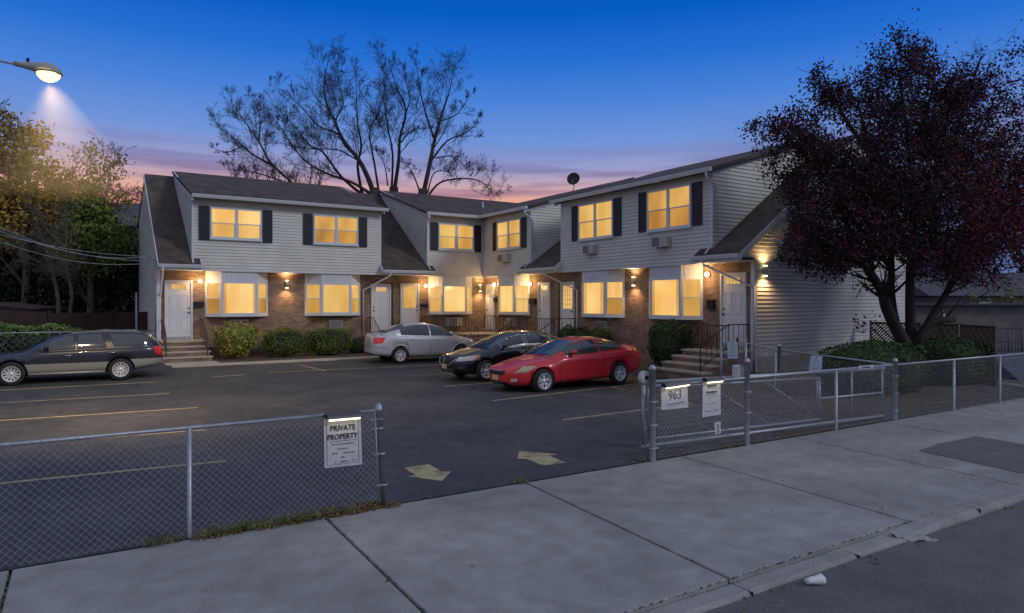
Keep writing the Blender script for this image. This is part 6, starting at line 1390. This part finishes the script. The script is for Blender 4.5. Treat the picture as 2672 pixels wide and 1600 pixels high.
# ---------------------------------------------------------------- right background
M['stucco'] = mat('stucco', (.11, .105, .10), .9, color2=(.17, .155, .14), nscale=1.5, fac2=(.35, .65), bump=.4, bscale=12)
M['blueroof'] = mat('blueroof', (.045, .055, .075), .8, noise=.2, nscale=2)
a, b_ = atD(2380, 900, 36), atD(2900, 900, 36); zt = atD(2600, 797, 36).z
t = thing('garage_building', 'long low grey building behind the yard at the right edge', 'building', (a.x, a.y, 0)); d = Vector((b_.x-a.x, b_.y-a.y, 0)); d1 = d.normalized(); n_ = Vector((-d1.y, d1.x, 0))
if n_.dot(Vector((FW[0], FW[1], 0))) < 0: n_ = -n_
A_ = Vector((a.x, a.y, 0)); m_ = MB(); m_.prism([A_, A_+d, A_+d+Vector((0, 0, zt)), A_+Vector((0, 0, zt))], n_*8); m_.build('wall', 'stucco', t)
m_ = MB(); m_.prism([A_-n_*.3-d1*.3+Vector((0, 0, zt)), A_+d-n_*.3+Vector((0, 0, zt)), A_+d-n_*.3+Vector((0, 0, zt+.10)), A_-n_*.3-d1*.3+Vector((0, 0, zt+.10))], n_*8.5); m_.build('roof_edge', 'blueroof', t)
m_ = MB(); q = A_+d1*1.6-n_*.06; m_.tube([q, q+Vector((0, 0, zt))], .05, 6); m_.build('downspout', 'metal', t)
far_house('house with a dark bluish roof beyond the grey building at right', (2430, 800), (2900, 800), 55, 9, atD(2600, 772, 55).z, atD(2600, 706, 55).z)
leafy(51, 'yellowing shrub above the grey building at right', [([(2640, 800), (2640, 775)], .05, .02)], 45, (2640, 785), 'leaf_olive', 26, ((2560, 778, 0, .7, .5), (2610, 776, 0, .8, .5), (2660, 772, 0, .9, .6), (2700, 770, 0, 1.0, .6)), .09, None, 'far_shrub', cat='shrub')
for sx_, (x0, x1) in enumerate(((2480, 2560), (2690, 2800))):
    leafy(60+sx_, ('red leaved tree crown' if sx_ == 0 else 'dark tree crown')+' rising behind the bluish roof at right', [([(x0+30, 760), (x0+40, 640)], .2, .04)], 62, (x0+30, 780), 'leaf_red' if sx_ == 0 else 'leaf_dark', 18, ((x0+30, 680, 0, 2.4, .7), (x0+70, 640, 0, 2.2, .6), (x0+10, 620, 0, 2, .5)), .16, 'trees beyond the right houses', 'far_tree')
# diagonal lattice fence
M['lattice'] = mat('lattice', (.10, .045, .032), .8, noise=.25, nscale=6)
def lattice(label, p0, p1, D0, D1, ytop, ybot0, n_post=2, stp=.11, first=None):
    a = atD(p0, ybot0, D0); b_ = atD(p1, ybot0, D1); A_ = Vector((a.x, a.y, .04)); B_ = Vector((b_.x, b_.y, .04)); d = B_-A_; Ln = d.length; d.normalize(); H = 1.66
    t = thing('lattice_fence', label, 'fence', A_, 'brown lattice fence panels'); s_ = MB(); u = -H
    n_ = Vector((-d.y, d.x, 0))
    while u < Ln:
        u0, v0 = u, 0; u1, v1 = u+H, H
        if u0 < 0: v0 = -u0; u0 = 0
        if u1 > Ln: v1 = H-(u1-Ln); u1 = Ln
        if u1-u0 > .03: s_.obox(A_+d*(u0+u1)/2+Vector((0, 0, (v0+v1)/2)), d+Vector((0, 0, 1)), n_, Vector((0, 0, 1))-d, (u1-u0)*.7071, .006, .022)
        u += stp
    s_.build('slats', 'lattice', t); k_ = MB(); u = 0
    while u < Ln+H:
        u0, v0 = u, 0; u1, v1 = u-H, H
        if u0 > Ln: v0 = u0-Ln; u0 = Ln
        if u1 < 0: v1 = H+u1; u1 = 0
        if u0-u1 > .03: k_.obox(A_+d*(u0+u1)/2+n_*.014+Vector((0, 0, (v0+v1)/2)), Vector((0, 0, 1))-d, n_, Vector((0, 0, 1))+d, (u0-u1)*.7071, .006, .02)
        u += .30
    k_.build('back_slats', 'lattice', t)
    for z_ in (0.02, H): m_ = MB(); m_.obox(A_+d*Ln/2+Vector((0, 0, z_)), d, n_, (0, 0, 1), Ln/2, .025, .035); m_.build('rail', 'lattice', t)
    for q in (A_, B_): m_ = MB(); m_.tube([q-Vector((0, 0, .15)), q+Vector((0, 0, H+.06))], .035, 8); m_.build('post', 'bark_grey', t)
lattice('brown lattice fence panel between the gable and the purple trunk', 2272, 2402, 23.5, 22.5, 0, 960)
lattice('brown lattice fence panel just behind the sawn limb', 2412, 2500, 22.3, 21.0, 0, 960); lattice('brown lattice fence panel at the right end with light leaves on it', 2508, 2598, 20.8, 19.0, 0, 960)
# drive beyond and its wall
g = MB(); P_ = [gnd(2560, 1010), gnd(2700, 1030), Vector((60, 10, 0)), Vector((60, 45, 0)), gnd(2500, 850)]; g.add([(p.x, p.y, .02) for p in P_], [tuple(range(5))]); structure(g.build('driveway', 'asphalt'))
m_ = MB(); q0, q1 = gnd(2500, 1000), gnd(2760, 1032); m_.tube([(q0.x, q0.y, .12), (q1.x, q1.y, .10)], .07, 6); o = m_.build('edging_timber', 'concrete'); recenter(o, (q0.x, q0.y, .1)); tag(o, 'pale edging along the yard soil at right', 'edging')
t = thing('picket_fence', 'distant low dark fence along the foot of the grey building', 'fence', atD(2600, 905, 33)); q0, q1 = atD(2596, 905, 33), atD(2800, 905, 33)
m_ = MB(); dd_ = (q1-q0); 
for z_ in (.5, 1.15): m_.tube([(q0.x, q0.y, z_), (q1.x, q1.y, z_)], .03, 6)
for i in range(24): q = q0.lerp(q1, i/23); m_.tube([(q.x, q.y, 0), (q.x, q.y, 1.2)], .035 if i % 4 == 0 else .015, 5)
m_.build('pickets', 'greywall', t)

# ---------------------------------------------------------------- street lamp
zs = lambda x, y, D=13.0: atD(x*.08067, 140+y*.08067, D)
DL = 13.0; hb = zs(1560, 620); t = thing('street_lamp', 'lit cobra head street lamp reaching in from the left edge', 'street lamp', atD(-330, 1000, DL).xy.to_3d())
M['lamphead'] = mat('lamphead', (.33, .33, .32), .5, noise=.12, nscale=20); M['lampbowl'] = mat('lampbowl', (1, .85, .5), .3, emit=(1, .74, .34), estr=2.2)
Rv = Vector((RT[0], RT[1], 0)); Fv = Vector((FW[0], FW[1], 0))
secs = [(470, 330, .045, .050), (700, 370, .06, .060), (1000, 430, .09, .085), (1300, 480, .125, .115), (1600, 500, .135, .12), (1850, 560, .11, .09), (1960, 620, .05, .04)]
m_ = MB(); n_ = 14; vs = []
for x, y, ry, rz in secs:
    c_ = zs(x, y)
    for j in range(n_): a = 2*PI*j/n_; vs.append(c_+Fv*math.cos(a)*ry+Vector((0, 0, max(math.sin(a), -.75)*rz)))
m_.add(vs, [(i*n_+j, i*n_+(j+1) % n_, (i+1)*n_+(j+1) % n_, (i+1)*n_+j) for i in range(len(secs)-1) for j in range(n_)]+[tuple(range(n_)), tuple((len(secs)-1)*n_+j for j in range(n_))], True); m_.build('head', 'lamphead', t)
m_ = MB(); R0 = (zs(1960, 620)-zs(1200, 620)).length/2; hb = zs(1570, 640)
m_.lathe([(.001, -R0*.72), (R0*.35, -R0*.68), (R0*.62, -R0*.52), (R0*.82, -R0*.28), (R0*.9, 0)], hb, 'z', 24); m_.build('bowl', 'lampbowl', t)
m_ = MB(); m_.lathe([(R0*.88, -.012), (R0*1.05, -.006), (R0*1.05, .012), (R0*.9, .02)], hb, 'z', 24); m_.build('rim', 'lamphead', t)
m_ = MB(); q = zs(900, 300); m_.tube([q, q+Vector((0, 0, .06))], .022, 10); m_.tube([q+Vector((0, 0, .05)), q+Vector((0, 0, .085))], .03, 10); m_.build('photocell', 'dark', t)
m_ = MB(); q0 = zs(470, 340); q1 = zs(0, 240); pole = atD(-330, 1000, DL); m_.tube([q0, q1, q1-Rv*.8+Vector((0, 0, .05)), Vector((pole.x, pole.y, q1.z-.5))], .022, 8); m_.build('arm', 'metal', t)
m_ = MB(); m_.tube([(pole.x, pole.y, 0), (pole.x, pole.y, q1.z+.6)], [.13, .10], 12); m_.build('pole', 'bark_grey', t)
lo = light('SPOT', hb+Vector((0, 0, -R0*.8)), 2500, color=(1, .68, .34), rot=(0, 0, 0), size=.14, spot=math.radians(118), parent=t)
lo.rotation_euler = Vector((.42, .45, -1)).to_track_quat('-Z', 'Y').to_euler()
mv = bpy.data.materials.new('mist'); mv.use_nodes = True; nn_ = mv.node_tree.nodes; nn_.remove(nn_['Principled BSDF']); pv = nn_.new('ShaderNodeVolumePrincipled')
pv.inputs['Color'].default_value = (1, .93, .66, 1); pv.inputs['Density'].default_value = .019; mv.node_tree.links.new(pv.outputs[0], nn_['Material Output'].inputs['Volume'])
m_ = MB(); zt_ = hb.z-R0*.75; m_.lathe([(.001, zt_), (R0*.8, zt_), (R0*.8+(zt_-4.5)*.80, 4.5), (.001, 4.5)], (hb.x+.0, hb.y, 0), 'z', 40); mo = m_.build('lamp_beam_cone', mv); mo['kind'] = 'stuff'; mo['label'] = 'cone of thin mist added to shape the beam of the street lamp'; mo['category'] = 'mist'  # added mist volume, its cone cut to draw the edges of the beam

# ---------------------------------------------------------------- litter, weeds, leaves
M['paper'] = mat('paper', (.62, .62, .64), .7); M['rag'] = mat('rag', (.30, .26, .27), .9, noise=.2, nscale=20)
q = Vector((5.48, 3.66, -.073)); m_ = MB(); ux_ = Vector((.95, -.28, 0)); uy_ = Vector((.28, .95, 0)); vs = []
for i in range(7):      # a crushed paper cup lying on its side
    for j in range(10): a = 2*PI*j/10; r_ = .028+.004*i+.005*math.sin(j*2.3+i*1.7); vs.append(q+ux_*(-.085+.028*i)+uy_*r_*math.cos(a)+Vector((0, 0, .036+r_*.9*math.sin(a))))
m_.add(vs, [(i*10+j, i*10+(j+1) % 10, (i+1)*10+(j+1) % 10, (i+1)*10+j) for i in range(6) for j in range(10)]+[tuple(range(10)), tuple(60+j for j in range(10))], True)
o = m_.build('paper_litter', 'paper'); recenter(o, q); tag(o, 'crushed white paper cup lying on the road near the curb', 'litter')
q = Vector((7.33, 3.72, -.073)); m_ = MB(); vs = []; 
for i in range(9):
    for j in range(4): vs.append((q.x-.14+.045*i, q.y+.14-.03*i+.035*j, -.075+.04*math.exp(-i*.5)+.018*math.sin(i*1.7+j*1.3)+.01*j))
m_.add(vs, [(i*4+j, i*4+j+1, (i+1)*4+j+1, (i+1)*4+j) for i in range(8) for j in range(3)], True); o = m_.build('rag', 'rag', fix=False); recenter(o, q); tag(o, 'grey crumpled rag caught where the curb begins', 'litter')
def litter(name, label, m, pts, size, kind='stuff', aspect=.6, flat=2.5):
    o = leaf_mesh(name, pts, size, m, None, flat=flat, aspect=aspect); o['label'] = label; o['category'] = name.replace('_', ' '); o['kind'] = kind; return o
M['leafbrown'] = leafmat('leafbrown', (.10, .05, .022), (.22, .12, .05), 9)
P_ = []
for n_, x0, x1, y0, y1 in ((650, 1.0, 3.3, 7.52, 7.72), (420, 2.4, 3.2, 7.55, 7.85), (500, 7.0, 14, 7.62, 8.1), (500, 9.2, 12.5, 7.6, 7.9), (2200, 12.8, 22, 7.7, 13.2), (900, 4.6, 15, 26.7, 29), (500, 15.4, 17, 14, 23), (22, -2, 20, 4.1, 7.5), (60, 3.0, 12, 3.6, 3.8), (60, 0, 15, 8, 20), (500, 15.2, 17.5, 12.8, 15)):
    xy = rng.uniform((x0, y0), (x1, y1), (n_, 2)); P_.append(np.array([(x, y, (bedz(x, y) if (12.3 < x and 7.7 < y < 14) else gz(x, y) if y > 3.85 else -.075)+.012) for x, y in xy]))
litter('fallen_leaves', 'small brown fallen leaves scattered along fences and beds', 'leafbrown', np.concatenate(P_), .020)
P_ = []; N_ = []
for cx, cy, s_, n_ in ((2.05, 7.6, .14, 500), (1.75, 7.6, .12, 300), (1.45, 7.62, .10, 200), (1.2, 7.6, .08, 160), (.75, 7.62, .12, 260), (9.2, 7.66, .14, 320), (9.7, 7.66, .10, 200), (2.6, 7.62, .2, 260), (16.0, 9.3, .5, 420), (7.3, 7.65, .06, 100), (5.0, 7.63, .04, 60)):
    for _ in range(n_): a = rng.normal(0, s_), rng.normal(0, .04); P_.append((cx+a[0], cy+a[1], abs(rng.normal(0, .045))+.01))
M['weed'] = leafmat('weed', (.08, .10, .03), (.20, .19, .07), 6)
o = litter('weeds', 'grass and weeds growing at the foot of the fences', 'weed', np.array(P_), .028, aspect=.18, flat=0)
xs = []
for (xa, xb) in XJ:
    for _ in range(90): y = rng.uniform(4.05, 7.6); x = xa+(xb-xa)*(y-4)/3.6; xs.append((x+rng.normal(0, .006), y, .0))
for _ in range(700): xs.append((rng.uniform(-3, 16), 4.022+rng.normal(0, .006), -.004))
for _ in range(900): xs.append((rng.uniform(-3, 14), 7.66+abs(rng.normal(0, .02)), .006))
M['moss'] = leafmat('moss', (.08, .075, .045), (.15, .135, .08), 8); litter('joint_moss', 'moss and grit in the sidewalk joints', 'moss', np.array(xs), .012, flat=1)
